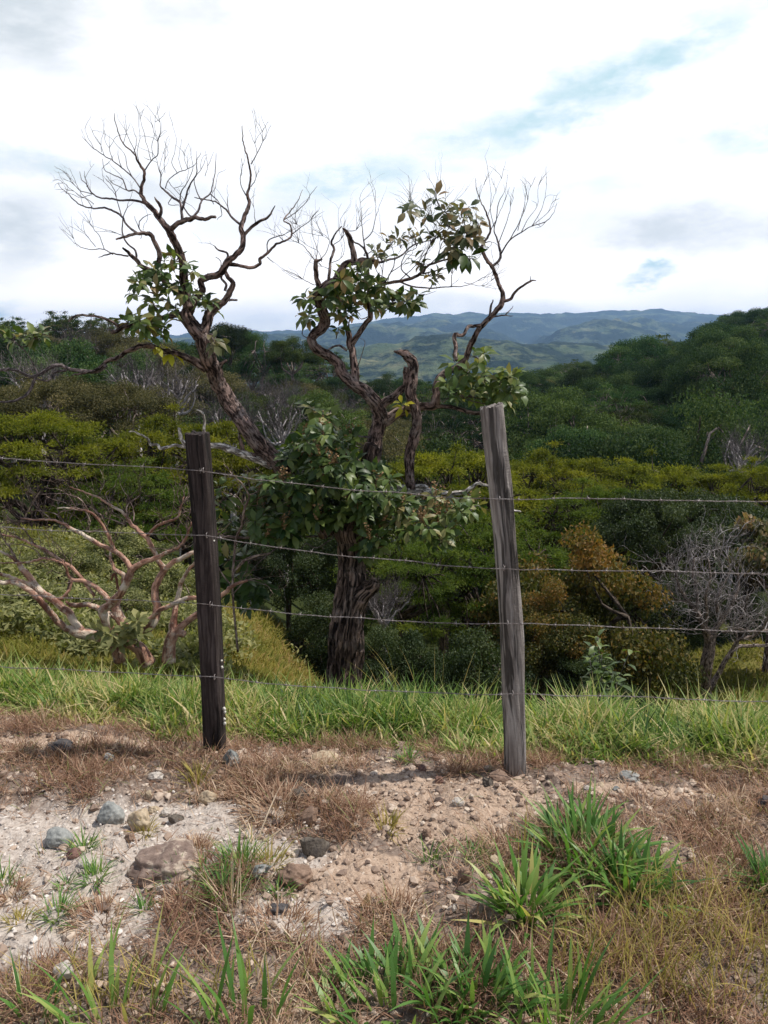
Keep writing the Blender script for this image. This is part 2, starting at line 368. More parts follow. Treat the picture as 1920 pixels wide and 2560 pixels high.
M['pasture'] = leaf_mat('pasture_grass_blade', [(0, (.06, .07, .012)), (.5, (.15, .15, .03)), (.8, (.24, .19, .05)), (1, (.30, .20, .09))], .8, .3, .1)
M['deadleaf'] = leaf_mat('dead_leaf', [(0, (.22, .13, .05)), (1, (.45, .30, .15))], .7, .2)
M['orange'] = leaf_mat('orange_leaf', [(0, (.65, .16, .02)), (1, (.7, .22, .03))], .5, .3)
M['yellowleaf'] = leaf_mat('yellow_leaf', [(0, (.30, .30, .02)), (1, (.45, .38, .03))], .5, .4)

def ell(nt, X, Y, cx, cy, ax, ay):
    a = nt.m('DIVIDE', nt.m('SUBTRACT', X, float(cx)), float(ax)); b = nt.m('DIVIDE', nt.m('SUBTRACT', Y, float(cy)), float(ay))
    return nt.m('SUBTRACT', 1.0, nt.m('SQRT', nt.m('ADD', nt.m('MULTIPLY', a, a), nt.m('MULTIPLY', b, b))))
# patches of bare ground seen in front: centre and half axes in metres
PALE = [(G(150, 2140), .62, .34), (G(420, 2080), .46, .20), (G(60, 2330), .45, .20), (G(680, 2170), .22, .10), (G(760, 2330), .2, .10)]
SAND = [(G(990, 1975), .22, .16), (G(1090, 2060), .28, .20), (G(1250, 2000), .25, .18), (G(900, 2220), .28, .15), (G(180, 1830), .5, .08), (G(1600, 1980), .35, .08), (G(700, 1870), .35, .05)]
def zone_np(x, y, lst):
    m = np.full(np.shape(x), -9.0); d = fbm2(x, y, .12, 3, 11) * .35
    for c, a, b in lst: m = np.maximum(m, 1 - np.sqrt(((x - c[0]) / a) ** 2 + ((y - c[1]) / b) ** 2))
    return m + d
def ground_mat():
    m, nt = new_mat('earth'); g = nt.n('ShaderNodeNewGeometry').outputs['Position']; s = nt.n('ShaderNodeSeparateXYZ'); nt.set(s.inputs[0], g)
    X, Y = s.outputs[0], s.outputs[1]
    nz = nt.m('MULTIPLY', nt.m('SUBTRACT', nt.noise(g, 7, 5, .65), .5), 1.3)
    def zone(lst):
        o = None
        for c, a, b in lst:
            e = ell(nt, X, Y, c[0], c[1], a, b); o = e if o is None else nt.m('MAXIMUM', o, e)
        return nt.sstep(nt.m('ADD', o, nz), -.05, .22)
    fn = nt.noise(g, 55, 6, .7); cn = nt.noise(g, 16, 4, .6); vn = nt.n('ShaderNodeTexVoronoi'); nt.set(vn.inputs['Vector'], g); vn.inputs['Scale'].default_value = 85
    vs = nt.n('ShaderNodeTexVoronoi'); nt.set(vs.inputs['Vector'], g); vs.inputs['Scale'].default_value = 38
    brown = nt.ramp(nt.m('ADD', nt.m('MULTIPLY', fn, .6), nt.m('MULTIPLY', cn, .4)), [(.3, (.07, .052, .043)), (.5, (.20, .15, .122)), (.7, (.42, .335, .275))])
    pale = nt.ramp(fn, [(.3, (.28, .225, .19)), (.5, (.45, .385, .335)), (.72, (.62, .55, .49))])
    sand = nt.ramp(fn, [(.3, (.26, .18, .13)), (.55, (.44, .325, .245)), (.75, (.58, .46, .365))])
    near = nt.mix(zone(SAND), brown, sand); near = nt.mix(zone(PALE), near, pale)
    # under the green grass, then pasture, then forest floor
    gsoil = nt.ramp(fn, [(.3, (.045, .04, .014)), (.7, (.13, .11, .04))])
    yb = nt.m('ADD', nt.m('ADD', Y, nt.m('MULTIPLY', X, .17)), nt.m('MULTIPLY', nz, .12))
    near = nt.mix(nt.sstep(yb, 3.2, 3.5), near, gsoil)
    pn1 = nt.noise(g, 1.2, 6, .7); pasture = nt.ramp(pn1, [(.3, (.08, .085, .02)), (.5, (.16, .145, .04)), (.68, (.27, .20, .075)), (.8, (.32, .21, .11))])
    col = nt.mix(nt.sstep(Y, 4.4, 5.5), near, pasture)
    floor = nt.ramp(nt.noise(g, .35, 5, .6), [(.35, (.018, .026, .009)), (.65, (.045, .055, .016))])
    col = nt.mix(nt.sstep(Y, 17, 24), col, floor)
    h = nt.m('ADD', nt.m('MULTIPLY', nt.m('SUBTRACT', 1.0, vn.outputs['Distance']), .5), nt.m('ADD', fn, nt.m('MULTIPLY', nt.m('SUBTRACT', 1.0, vs.outputs['Distance']), .6)))
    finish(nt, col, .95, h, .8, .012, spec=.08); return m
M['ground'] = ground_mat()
def hills_mat():
    m, nt = new_mat('far_hills'); g = nt.n('ShaderNodeNewGeometry').outputs['Position']
    big = nt.noise(nt.mul(g, (1, .6, 2)), .0032, 6, .68, .6); mid = nt.noise(g, .016, 5, .6); tr = nt.noise(g, .06, 4, .7)
    f = nt.sstep(nt.m('ADD', big, nt.m('MULTIPLY', nt.m('SUBTRACT', tr, .5), .35)), .42, .54)
    f = nt.m('SUBTRACT', 1.0, f); f = nt.m('MAXIMUM', f, nt.sstep(nt.noise(nt.mul(g, (1, .5, 3)), .0075, 5, .65), .45, .52))
    wood = nt.ramp(tr, [(.35, (.006, .014, .010)), (.65, (.018, .030, .018))]); field = nt.ramp(mid, [(.3, (.042, .068, .036)), (.55, (.085, .105, .052)), (.7, (.16, .155, .08))])
    finish(nt, nt.mix(f, field, wood), .95, tr, 1.0, 8.0, spec=.05); return m
M['hills'] = hills_mat()

# ------------------------------------------------------------------ ground sheet
def axis_lines(d0, d1, step, far0, far1, g):
    a = list(np.arange(d0, d1 + 1e-6, step)); s = step
    x = d1
    while x < far1: s *= g; x += s; a.append(min(x, far1 + 1))
    s = step; x = d0
    while x > far0: s *= g; x -= s; a.insert(0, max(x, far0 - 1))
    return np.array(a)
gx = axis_lines(-2.6, 2.6, .017, -9000, 9000, 1.075); gy = axis_lines(1.2, 4.4, .017, -60, 9000, 1.045)
X, Y = np.meshgrid(gx, gy); Z = H(X, Y) + fine(X, Y)
mb = MB(); nx = len(gx); i = np.arange(len(gy) - 1)[:, None] * nx + np.arange(nx - 1)[None]
mb.add(np.stack([X, Y, Z], -1), np.stack([i, i + 1, i + nx + 1, i + nx], -1).reshape(-1, 4))
struct(mb.obj('ground', M['ground']))

# ------------------------------------------------------------------ far hills
SKY = [(-600, 850), (300, 850), (600, 834), (787, 830), (934, 806), (1047, 797), (1078, 788), (1134, 793), (1177, 786), (1221, 793), (1286, 788), (1416, 790), (1515, 784), (1623, 780), (1743, 786), (1920, 800), (2600, 820)]
us = np.linspace(-1.0, 1.2, 420); Ds = np.exp(np.linspace(math.log(620), math.log(8200), 230)); UU, DD = np.meshgrid(us, Ds)
pxs = 960 + UU * F * 1.02
tanel = np.array([uv_of(p, np.interp(p, *zip(*SKY)))[1] for p in us * F * 1.02 + 960])[None, :]
zt = CAMZ + tanel * 5200
XX = UU * DD
rid = 1 - 2 * np.abs(fbm2(XX, DD * .8, 900, 5, 21)); rid2 = fbm2(XX, DD, 330, 5, 22)
base = np.interp(DD, [600, 1000, 1400, 1700, 2200, 3000, 4000, 5200, 6000, 8200], [-95, -60, -52, -42, -45, 2, 60, 0, 0, -250])
amp = np.interp(DD, [600, 1000, 2000, 3200, 4600, 5200, 8200], [5, 22, 44, 75, 60, 0, 0])
top = np.clip((DD - 4000) / 1200, 0, 1); top = top * top * (3 - 2 * top); fall = np.clip((DD - 5300) / 2500, 0, 1)
ZZ = base + amp * rid * .9 + amp * .6 * rid2 + top * zt * (1 - fall)
ZZ += 42 * np.exp(-((UU - .085) / .085) ** 2 - ((DD - 1500) / 260) ** 2) + 28 * np.exp(-((UU - .22) / .09) ** 2 - ((DD - 1850) / 300) ** 2)
lim = CAMZ + (tanel - .001 * np.clip(UU * 0 + 1, 0, 1)) * DD; ZZ = np.minimum(ZZ, np.where(DD < 5000, lim - 4 - 10 * np.abs(rid2), ZZ))
ZZ += fbm2(XX, DD, 60, 3, 23) * 7 + fbm2(XX, DD, 24, 2, 25) * 3
mb = MB(); nx = len(us); i = np.arange(len(Ds) - 1)[:, None] * nx + np.arange(nx - 1)[None]
mb.add(np.stack([XX, DD, ZZ], -1), np.stack([i, i + 1, i + nx + 1, i + nx], -1).reshape(-1, 4))
struct(mb.obj('hills', M['hills']))

# ------------------------------------------------------------------ fence posts
def wood_mat(name, dark, mid, light, gs=1.0):
    m, nt = new_mat(name); b = attr(nt, 'bk', True)
    warp = nt.noise(nt.mul(b, (6, 6, 2.2)), 1, 3, .5, 0, 1)
    v = nt.n('ShaderNodeVectorMath', operation='MULTIPLY_ADD'); nt.set(v.inputs[0], warp); v.inputs[1].default_value = (.05, .05, .0); nt.set(v.inputs[2], b)
    g1 = nt.noise(nt.mul(v.outputs[0], (120 * gs, 120 * gs, 4.5)), 1, 4, .6, .3); g2 = nt.noise(nt.mul(v.outputs[0], (34, 34, 1.9)), 1, 3, .6, .8); g3 = nt.noise(nt.mul(b, (9, 9, 3)), 1, 4, .6)
    crack = nt.ramp(g2, [(.40, 0.0), (.455, 1.0)]); chip = nt.noise(nt.mul(b, (60, 60, 130)), 1, 3, .6)
    f = nt.m('ADD', nt.m('MULTIPLY', g1, .6), nt.m('MULTIPLY', g3, .45))
    col = nt.ramp(f, [(.34, dark), (.52, mid), (.74, light)])
    col = nt.mix(nt.m('MULTIPLY', nt.m('SUBTRACT', 1.0, crack), .8), col, tuple(c * .3 for c in dark))
    h = nt.m('ADD', nt.m('MULTIPLY', crack, .7), nt.m('ADD', nt.m('MULTIPLY', g1, .6), nt.m('MULTIPLY', chip, .45)))
    finish(nt, col, .82, h, 1.0, .006, spec=.2); return m
M['postdark'] = wood_mat('dark_weathered_wood', (.010, .007, .0065), (.033, .024, .022), (.10, .08, .075))
M['postgrey'] = wood_mat('grey_weathered_wood', (.05, .042, .038), (.20, .175, .16), (.46, .425, .395), .8)
m, nt = new_mat('galvanised_wire'); finish(nt, nt.ramp(nt.noise(nt.n('ShaderNodeNewGeometry').outputs['Position'], 40, 3), [(.35, (.16, .13, .12)), (.65, (.34, .31, .30))]), .6, metal=.5); M['wire'] = m
m, nt = new_mat('white_fungus'); finish(nt, (.55, .52, .46), .9); M['fungus'] = m

def post(px_top, py_top, px_bot, py_bot, Y, wx, wy, yaw, pw, rough, mat, label, seed, taper=.0, slant=0.0):
    top, bot = W(px_top, py_top, Y), W(px_bot, py_bot, Y); ax = norm(top - bot); Ln = np.linalg.norm(top - bot)
    t = thing('fence_post', bot, label, 'fence post', 'wooden fence posts')
    ns, nc = 150, 56; th = np.linspace(0, 2 * np.pi, nc, endpoint=False)
    side = norm(np.array((math.cos(yaw), math.sin(yaw), 0)) - ax * np.dot((math.cos(yaw), math.sin(yaw), 0), ax)); fw = np.cross(ax, side)
    s = np.linspace(-.3 / Ln, 1, ns); c, sn = np.cos(th), np.sin(th)
    cx = np.sign(c) * np.abs(c) ** pw; cy = np.sign(sn) * np.abs(sn) ** pw
    q = np.stack([np.tile(cx * 1.6, (ns, 1)) + seed, np.tile(cy * 1.6, (ns, 1)), np.tile(s[:, None] * Ln * 1.7, (1, nc))], -1)
    gro = fbm(q * np.array((2.6, 2.6, .8)), 3); wav = fbm(q * np.array((.5, .5, 1.5)), 2)
    k = 1 + rough * (.55 * gro + .8 * wav - .9 * np.maximum(0, .25 - np.abs(fbm(q * np.array((1.3, 1.3, .35)) + 5, 2))) * 1.6)
    bend = np.sin(s * np.pi * 1.1) * .008 * rough * 20
    w_ = (1 - taper * s)[:, None]
    topcut = np.where(s > .90, 1, 0)[:, None] * 0
    lx = cx[None] * wx / 2 * k * w_ + bend[:, None]; ly = cy[None] * wy / 2 * k * w_
    lz = np.tile(s[:, None] * Ln, (1, nc))
    e = np.clip((s - .93) / .07, 0, 1)[:, None]
    lz = lz + e * (fbm(np.stack([cx * 2.1 + seed, cy * 2.1, cx * 0], -1) + 3, 3)[None] * .012 + slant * cx[None])
    P_ = bot[None, None] + lx[..., None] * side + ly[..., None] * fw + lz[..., None] * ax
    bk = np.stack([lx + seed, ly, lz], -1).reshape(-1, 3)
    i = np.arange(ns - 1)[:, None] * nc; j = np.arange(nc)[None]; j2 = (j + 1) % nc
    mb = MB(); mb.add(P_, np.stack([i + j, i + j2, i + nc + j2, i + nc + j], -1).reshape(-1, 4), .5, bk)
    rings = [P_[-1]]
    for f in (.93, .6, .3):                                   # the sawn top
        r_ = P_[-1] * f + P_[-1].mean(0) * (1 - f); r_ = r_ + ax * (.0025 if f > .9 else -.003 * rs.rand()); rings.append(r_)
    A = np.array(rings); nn = len(rings); i = np.arange(nn - 1)[:, None] * nc
    cen = A[-1].mean(0)
    vv = np.vstack([A.reshape(-1, 3), cen]); last = (nn - 1) * nc
    mb.add(vv, [np.stack([i + j, i + j2, i + nc + j2, i + nc + j], -1).reshape(-1, 4), np.stack([last + np.arange(nc), last + (np.arange(nc) + 1) % nc, np.full(nc, nn * nc)], -1)], .5, (vv - bot) * np.array((1, 1, .08)))
    mb.obj('timber', mat, t)
    return t, side, fw, ax
YL, YR = 3.10, 2.88
pl = post(495, 1084, 537, 1868, YL, .086, .088, R(-7), .32, .05, M['postdark'], 'dark brown square wooden fence post with white fungus along its right edge', 3.1, .02)
pr = post(1233, 1016, 1287, 1935, YR, .082, .080, R(8), .62, .13, M['postgrey'], 'grey weathered wooden fence post with wavy cracked sides, between two wire spans', 8.3, .0, .004)
mb = MB()
for k, (fx, fy, r_) in enumerate([(534, 1352, 2.5), (553, 1652, 3), (554, 1668, 3.5), (559, 1772, 5), (561, 1780, 4), (560, 1798, 4), (561, 1808, 4.5)]):
    c = W(fx + 1, fy, YL - .02); r3 = r_ / F * YL; n = 10; th = np.linspace(0, 2 * np.pi, n, endpoint=False); vs_ = [c + np.array((0, 0, r3))]; 
    for ph in (.8, 1.6, 2.4):
        for a in th: vs_.append(c + r3 * rs.uniform(.75, 1.25) * np.array((math.sin(ph) * math.cos(a), math.sin(ph) * math.sin(a), math.cos(ph))))
    fq = [[1 + r_2 * n + q, 1 + r_2 * n + (q + 1) % n, 1 + (r_2 + 1) * n + (q + 1) % n, 1 + (r_2 + 1) * n + q] for r_2 in range(2) for q in range(n)]
    mb.add(vs_, [np.array(fq), np.array([[0, 1 + (q + 1) % n, 1 + q] for q in range(n)])])
mb.obj('fungus', M['fungus'], pl[0])

# ------------------------------------------------------------------ barbed wires
def fence_Y(px): return YL + (YR - YL) * (px - 500) / (1250 - 500)
WIRES = [((1146, 1176, 1248, 1251), 'topmost barbed wire strand, crossing the upper part of both posts'),
         ((1319, 1339, 1421, 1434), 'second barbed wire strand from the top of the fence'),
         ((1486, 1511, 1559, 1579), 'third barbed wire strand from the top of the fence'),
         ((1666, 1694, 1736, 1753), 'lowest barbed wire strand, just above the green grass')]
POSTX = [(501, 509, 518, 529), (1241, 1252, 1262, 1275)]
for wi, (ys, lab) in enumerate(WIRES):
    xs = (0, POSTX[0][wi], POSTX[1][wi], 1920)
    A = [W(x, y, fence_Y(x) - (.053 if k in (1, 2) else .045)) for k, (x, y) in enumerate(zip(xs, ys))]
    A = [A[1] + (A[0] - A[1]) * 2.6] + A[1:3] + [A[2] + (A[3] - A[2]) * 3.2]
    P = []
    for si, (a, b) in enumerate(zip(A[:-1], A[1:])):
        n = int(np.linalg.norm(b - a) / .009); t = np.linspace(0, 1, n, endpoint=False)[:, None]
        P.append(a * (1 - t) + b * t + np.array((0, 0, -1)) * (.018 * 4 * t * (1 - t)) * (si == 1))
    P = np.vstack(P + [A[-1][None]]); P += np.stack([P[:, 0] * 0, fbm2(P[:, 0], P[:, 1], .35, 2, 30 + wi) * .003, fbm2(P[:, 0], P[:, 1], .3, 3, 40 + wi) * .006], -1)
    root = thing('barbed_wire', A[1], lab, 'barbed wire', 'barbed wire strands of the fence')
    mb = MB(); L = np.arange(len(P)) * .009; ph = L / .045 * 2 * np.pi
    for s_ in (0, np.pi):
        Q = P + np.stack([P[:, 0] * 0, np.cos(ph + s_) * .0016, np.sin(ph + s_) * .0016], -1)
        tube(mb, Q, np.full(len(Q), .00100), 5)
    mb.obj('strand', M['wire'], root)
    for k in range(5 + wi * 3, len(P) - 3, 14):
        mb = MB()
        c = P[k]
        for a in (rs.uniform(.6, 1.2), rs.uniform(-1.2, -.6)):
            d = np.array((.25 * rs.randn(), math.cos(a), math.sin(a))); d /= np.linalg.norm(d); o = np.array((.003, 0, 0)) * np.sign(a)
            d2 = np.array((.35 * rs.randn(), d[1], d[2]))
            tube(mb, [c + o - d * .013, c + o, c + o + d2 * .013], np.array([.0004, .0012, .0004]), 4)
        tube(mb, [c + np.array((-.004, 0, 0)), c + np.array((.004, 0, 0))], np.array([.0034, .0034]), 6)
        mb.obj('barb', M['wire'], root)
    for (pt, side, fw, ax), q in ((pl, 1), (pr, 2)):
        mb = MB(); c = A[q]; a = np.linspace(-1.2, 1.2, 7); pp = [c + np.array((0.012, .0, 0)) + np.array((0, -math.cos(x) * .006, math.sin(x) * .010)) for x in a]
        pp = [pp[0] + np.array((0, .02, 0))] + pp + [pp[-1] + np.array((0, .02, 0))]
        tube(mb, pp, np.full(len(pp), .0018), 5); mb.obj('staple', M['wire'], pt)

# ------------------------------------------------------------------ traced skeletons
class Skel:
    def __init__(s, D, oy=0): s.D = D; s.nodes = []; s.px = []
    def br(s, mb, pts, fr, dy=0.0, Y0=None, segs=8, rough=.0, n_per=5, wob=1.0, keep=True, tint=.5):
        ox, oy, k = fr
        q = np.array([(ox + p[0] * k, oy + p[1] * k) for p in pts], float); hw = np.array([(p[2] if len(p) > 2 else 2.) * k for p in pts])
        if Y0 is None:
            A = np.array(s.px)
            Y0 = A[np.argmin(((A[:, :2] - q[0]) ** 2).sum(1)), 2] if len(A) else s.D
        seg = np.concatenate([[0], np.cumsum(np.linalg.norm(np.diff(q, axis=0), axis=1))]) / F * s.D
        Yv = Y0 + dy * seg + np.array([0] + [float(pn(np.array((x * 2.3 + Y0 * 9, q[0, 0] * .01, q[0, 1] * .013)))) * .12 * min(1, x * 2) for x in seg[1:]]) * wob
        C = catmull(np.column_stack([q, Yv, hw]), n_per)
        Pw = np.array([W(a, b, y) for a, b, y, _ in C]); r = np.maximum(C[:, 3] * (.8 if C[0, 3] < 3 else 1), .30) / F * C[:, 2]
        lim = len(Pw); 
        if wob: # fine crookedness, growing away from the root
            e = np.linspace(0, 1, lim)[:, None] ** .5
            Pw = Pw + e * .6 * r[:, None].clip(.006, .02) * np.stack([pn(Pw * 17 + 2), pn(Pw * 17 + 9), pn(Pw * 17 + 5)], -1) + e * .006 * np.stack([pn(Pw * 38 + 2), pn(Pw * 38 + 9), pn(Pw * 38 + 5)], -1)
        tube(mb, Pw, r, segs, rough, rs_=rs.rand(), tint=tint)
        if keep:
            s.px += [tuple(c[:3]) for c in C]; s.nodes += [(Pw[i], r[i], norm(Pw[min(i + 1, lim - 1)] - Pw[max(i - 1, 0)])) for i in range(lim)]
        return Pw, r
def twig_grow(mb, p, d, L, r, depth, up=.25, spread=.6, kids=(2, 3), segs=4, mat_t=.5, flat=1.0):
    n = max(4, int(L / .035)); P = [p]; dd = d.copy()
    for i in range(n):
        dd = norm(dd + rs.normal(size=3) * .27 * np.array((1, flat, 1)) + np.array((0, 0, up * .25))); P.append(P[-1] + dd * L / n)
    P = np.array(P); rr = np.linspace(r, r * .45, len(P)); tube(mb, P, rr, segs, 0, cap=False, tint=mat_t)
    if depth > 0:
        for k in range(rs.randint(kids[0], kids[1] + 1)):
            i = rs.randint(max(1, n // 4), n + 1); dn = norm(P[i] - P[i - 1])
            nd = norm(dn + rdir(1)[0] * spread * np.array((1, flat, 1)) + np.array((0, 0, up)))
            twig_grow(mb, P[i], nd, L * rs.uniform(.5, .85), rr[i] * .7, depth - 1, up, spread, kids, segs, mat_t, flat)
def rosette(mb, p, axis, k, L, droop=.5, tlo=.2, thi=.8, spread=(.7, 1.7)):
    axis = norm(np.asarray(axis, float)); a = np.cross(axis, (0.2, .9, .3)); a /= np.linalg.norm(a); b = np.cross(axis, a)
    ph = np.arange(k) * 2.4 + rs.rand() * 6; el = rs.uniform(*spread, k)
    d = np.sin(el)[:, None] * (np.cos(ph)[:, None] * a + np.sin(ph)[:, None] * b) + np.cos(el)[:, None] * axis
    d[:, 2] -= droop * rs.uniform(0, 1, k); d = norm(d)
    up = norm(axis + np.array((0, 0, .6)) + rs.normal(size=(k, 3)) * .35)
    scatter(mb, LEAF_V, LEAF_F, p + d * .012 + axis * rs.uniform(-.03, .01, (k, 1)), basis(d, up), L * rs.uniform(.7, 1.15, k), rs.uniform(tlo, thi, k))

# ------------------------------------------------------------------ the crooked tree in the middle
Z1 = (100, 250, .434); Z2 = (700, 420, .434); Z4 = (600, 1000, .434); NAT = (0, 0, 1.0); ZL = (0, 650, .5787)
TD = 5.5
tree = thing('crooked_tree', W(855, 1690, TD), 'large crooked tree with a furrowed trunk and twisting limbs, standing between the two posts', 'tree')
S = Skel(TD)
mb = MB()
S.br(mb, [(580, 1720, 118), (588, 1640, 106), (598, 1520, 98), (608, 1400, 98), (618, 1280, 92), (632, 1150, 82), (648, 1020, 74), (648, 900, 70), (636, 800, 72), (628, 730, 70), (640, 660, 56), (672, 560, 50), (715, 440, 46), (750, 350, 45), (770, 270, 42)], Z4, 0, TD, 64, .26, 9, .4)
S.br(mb, [(655, 1240, 48), (692, 1150, 50), (728, 1095, 44), (762, 1060, 36), (782, 1040, 20)], Z4, -.3, None, 30, .4, 8, .4)
S.br(mb, [(628, 760, 58), (590, 710, 46), (545, 660, 40), (500, 600, 34), (430, 540, 30)], Z4, .2, None, 30, .25, 8, .4)
mb.obj('trunk', M['trunkbark'], tree)

def limb(name_mat, thick, thin=(), dyt=.3, leaves=None, twigdefs=None, fr=Z1):
    pass
def make_limb(paths, fr, mat='bark', name='limb'):
    mbk = MB(); mfine = MB()
    for p in paths:
        pts, dy = p[0], p[1]; kw = p[2] if len(p) > 2 else {}
        w0 = max(q[2] for q in pts) * fr[2]
        thick = w0 > 3.2
        segs = 20 if w0 > 12 else 14 if w0 > 7 else 9 if w0 > 3 else 5
        f2 = kw.pop('fr', fr)
        S.br(mbk if thick else mfine, pts, f2, dy, kw.get('Y0'), segs, .22 if w0 > 7 else .15 if w0 > 3 else 0, 6 if w0 > 5 else 4)
    o = mbk.obj(name, M[mat], tree); o['_o'] = tree['_o']
    return o, mfine
def ends_twigs(mf, pts, fr, n, L, r, depth, up=.35, Ys=None):
    A = np.array(S.px)
    for (x, y) in pts:
        q = np.array((fr[0] + x * fr[2], fr[1] + y * fr[2])); i = int(np.argmin(((A[:, :2] - q) ** 2).sum(1)))
        P, rr, T = S.nodes[i]
        for k in range(n):
            d = norm(T * .8 + rdir(1)[0] * .7 * np.array((1, .7, 1)) + np.array((0, 0, up))); twig_grow(mf, P, d, L * rs.uniform(.6, 1.2), r, depth, up)

# left limb and its bare crown
P_left = [
 ([(1660, 2500, 50), (1540, 2290, 46), (1370, 2090, 42), (1290, 2010, 44), (1200, 1900, 46), (1120, 1790, 44), (1050, 1680, 42), (1000, 1560, 42), (955, 1460, 40), (930, 1370, 40), (885, 1310, 37), (850, 1250, 34), (852, 1190, 26)], -.22),
 ([(935, 1350, 30), (960, 1290, 26), (975, 1235, 23), (1020, 1190, 20), (1065, 1155, 17), (1090, 1110, 15), (1108, 1055, 13), (1080, 1020, 11), (1065, 975, 9)], .2),
 ([(860, 1220, 22), (905, 1140, 18), (938, 1095, 17), (922, 1045, 16), (960, 1022, 17), (1035, 1005, 17), (1075, 945, 18), (1120, 900, 15), (1160, 850, 14), (1172, 780, 13), (1160, 720, 12), (1185, 650, 10), (1205, 600, 9), (1195, 555, 7), (1205, 500, 6), (1215, 440, 5), (1205, 370, 4.5), (1185, 290, 3.5), (1165, 220, 2.5), (1165, 150, 1.5)], .1),
 ([(855, 1200, 28), (840, 1120, 25), (830, 1030, 22), (820, 940, 20), (805, 880, 20), (780, 820, 18), (755, 770, 19), (735, 740, 17), (690, 690, 14), (655, 640, 13), (615, 600, 11), (585, 550, 10), (585, 500, 8), (600, 450, 7), (600, 410, 7), (560, 350, 5), (540, 310, 4), (480, 250, 3), (450, 180, 2.5), (430, 120, 2), (430, 75, 1)], -.15),
 ([(745, 752, 16), (780, 720, 13), (830, 695, 13), (880, 680, 12), (950, 685, 9), (1010, 668, 8)], -.4),
 ([(685, 690, 10), (700, 630, 8), (680, 590, 7), (660, 555, 2)], -.3),
 ([(825, 1135, 20), (765, 1085, 16), (705, 1030, 14), (685, 960, 12), (685, 880, 12), (660, 820, 11), (630, 770, 11), (560, 768, 8), (500, 785, 7), (440, 805, 4)], -.3),
 ([(690, 1010, 14), (590, 960, 12), (555, 925, 11), (510, 880, 8), (475, 850, 5)], -.2),
 ([(1080, 945, 12), (1150, 955, 9), (1215, 965, 9), (1265, 945, 8), (1265, 915, 8), (1310, 880, 7), (1360, 830, 6), (1420, 810, 5), (1450, 775, 5), (1440, 720, 4), (1405, 690, 3.5), (1450, 630, 3), (1490, 570, 2), (1515, 515, 1)], .3),
 ([(1075, 1155, 7), (1140, 1153, 5)], 0), ([(1172, 780, 9), (1215, 735, 8), (1260, 700, 8), (1310, 680, 6), (1335, 640, 4), (1350, 605, 2)], -.2),
 ([(1025, 1560, 18), (1045, 1520, 11), (1072, 1500, 4)], -.4), ([(1130, 1800, 12), (1150, 1780, 8), (1150, 1750, 3)], -.5),
 ([(1340, 2105, 27), (1240, 2060, 22), (1190, 2035, 16), (1160, 1990, 11), (1142, 1920, 6)], -.1)]
limbL, fL = make_limb(P_left, Z1)
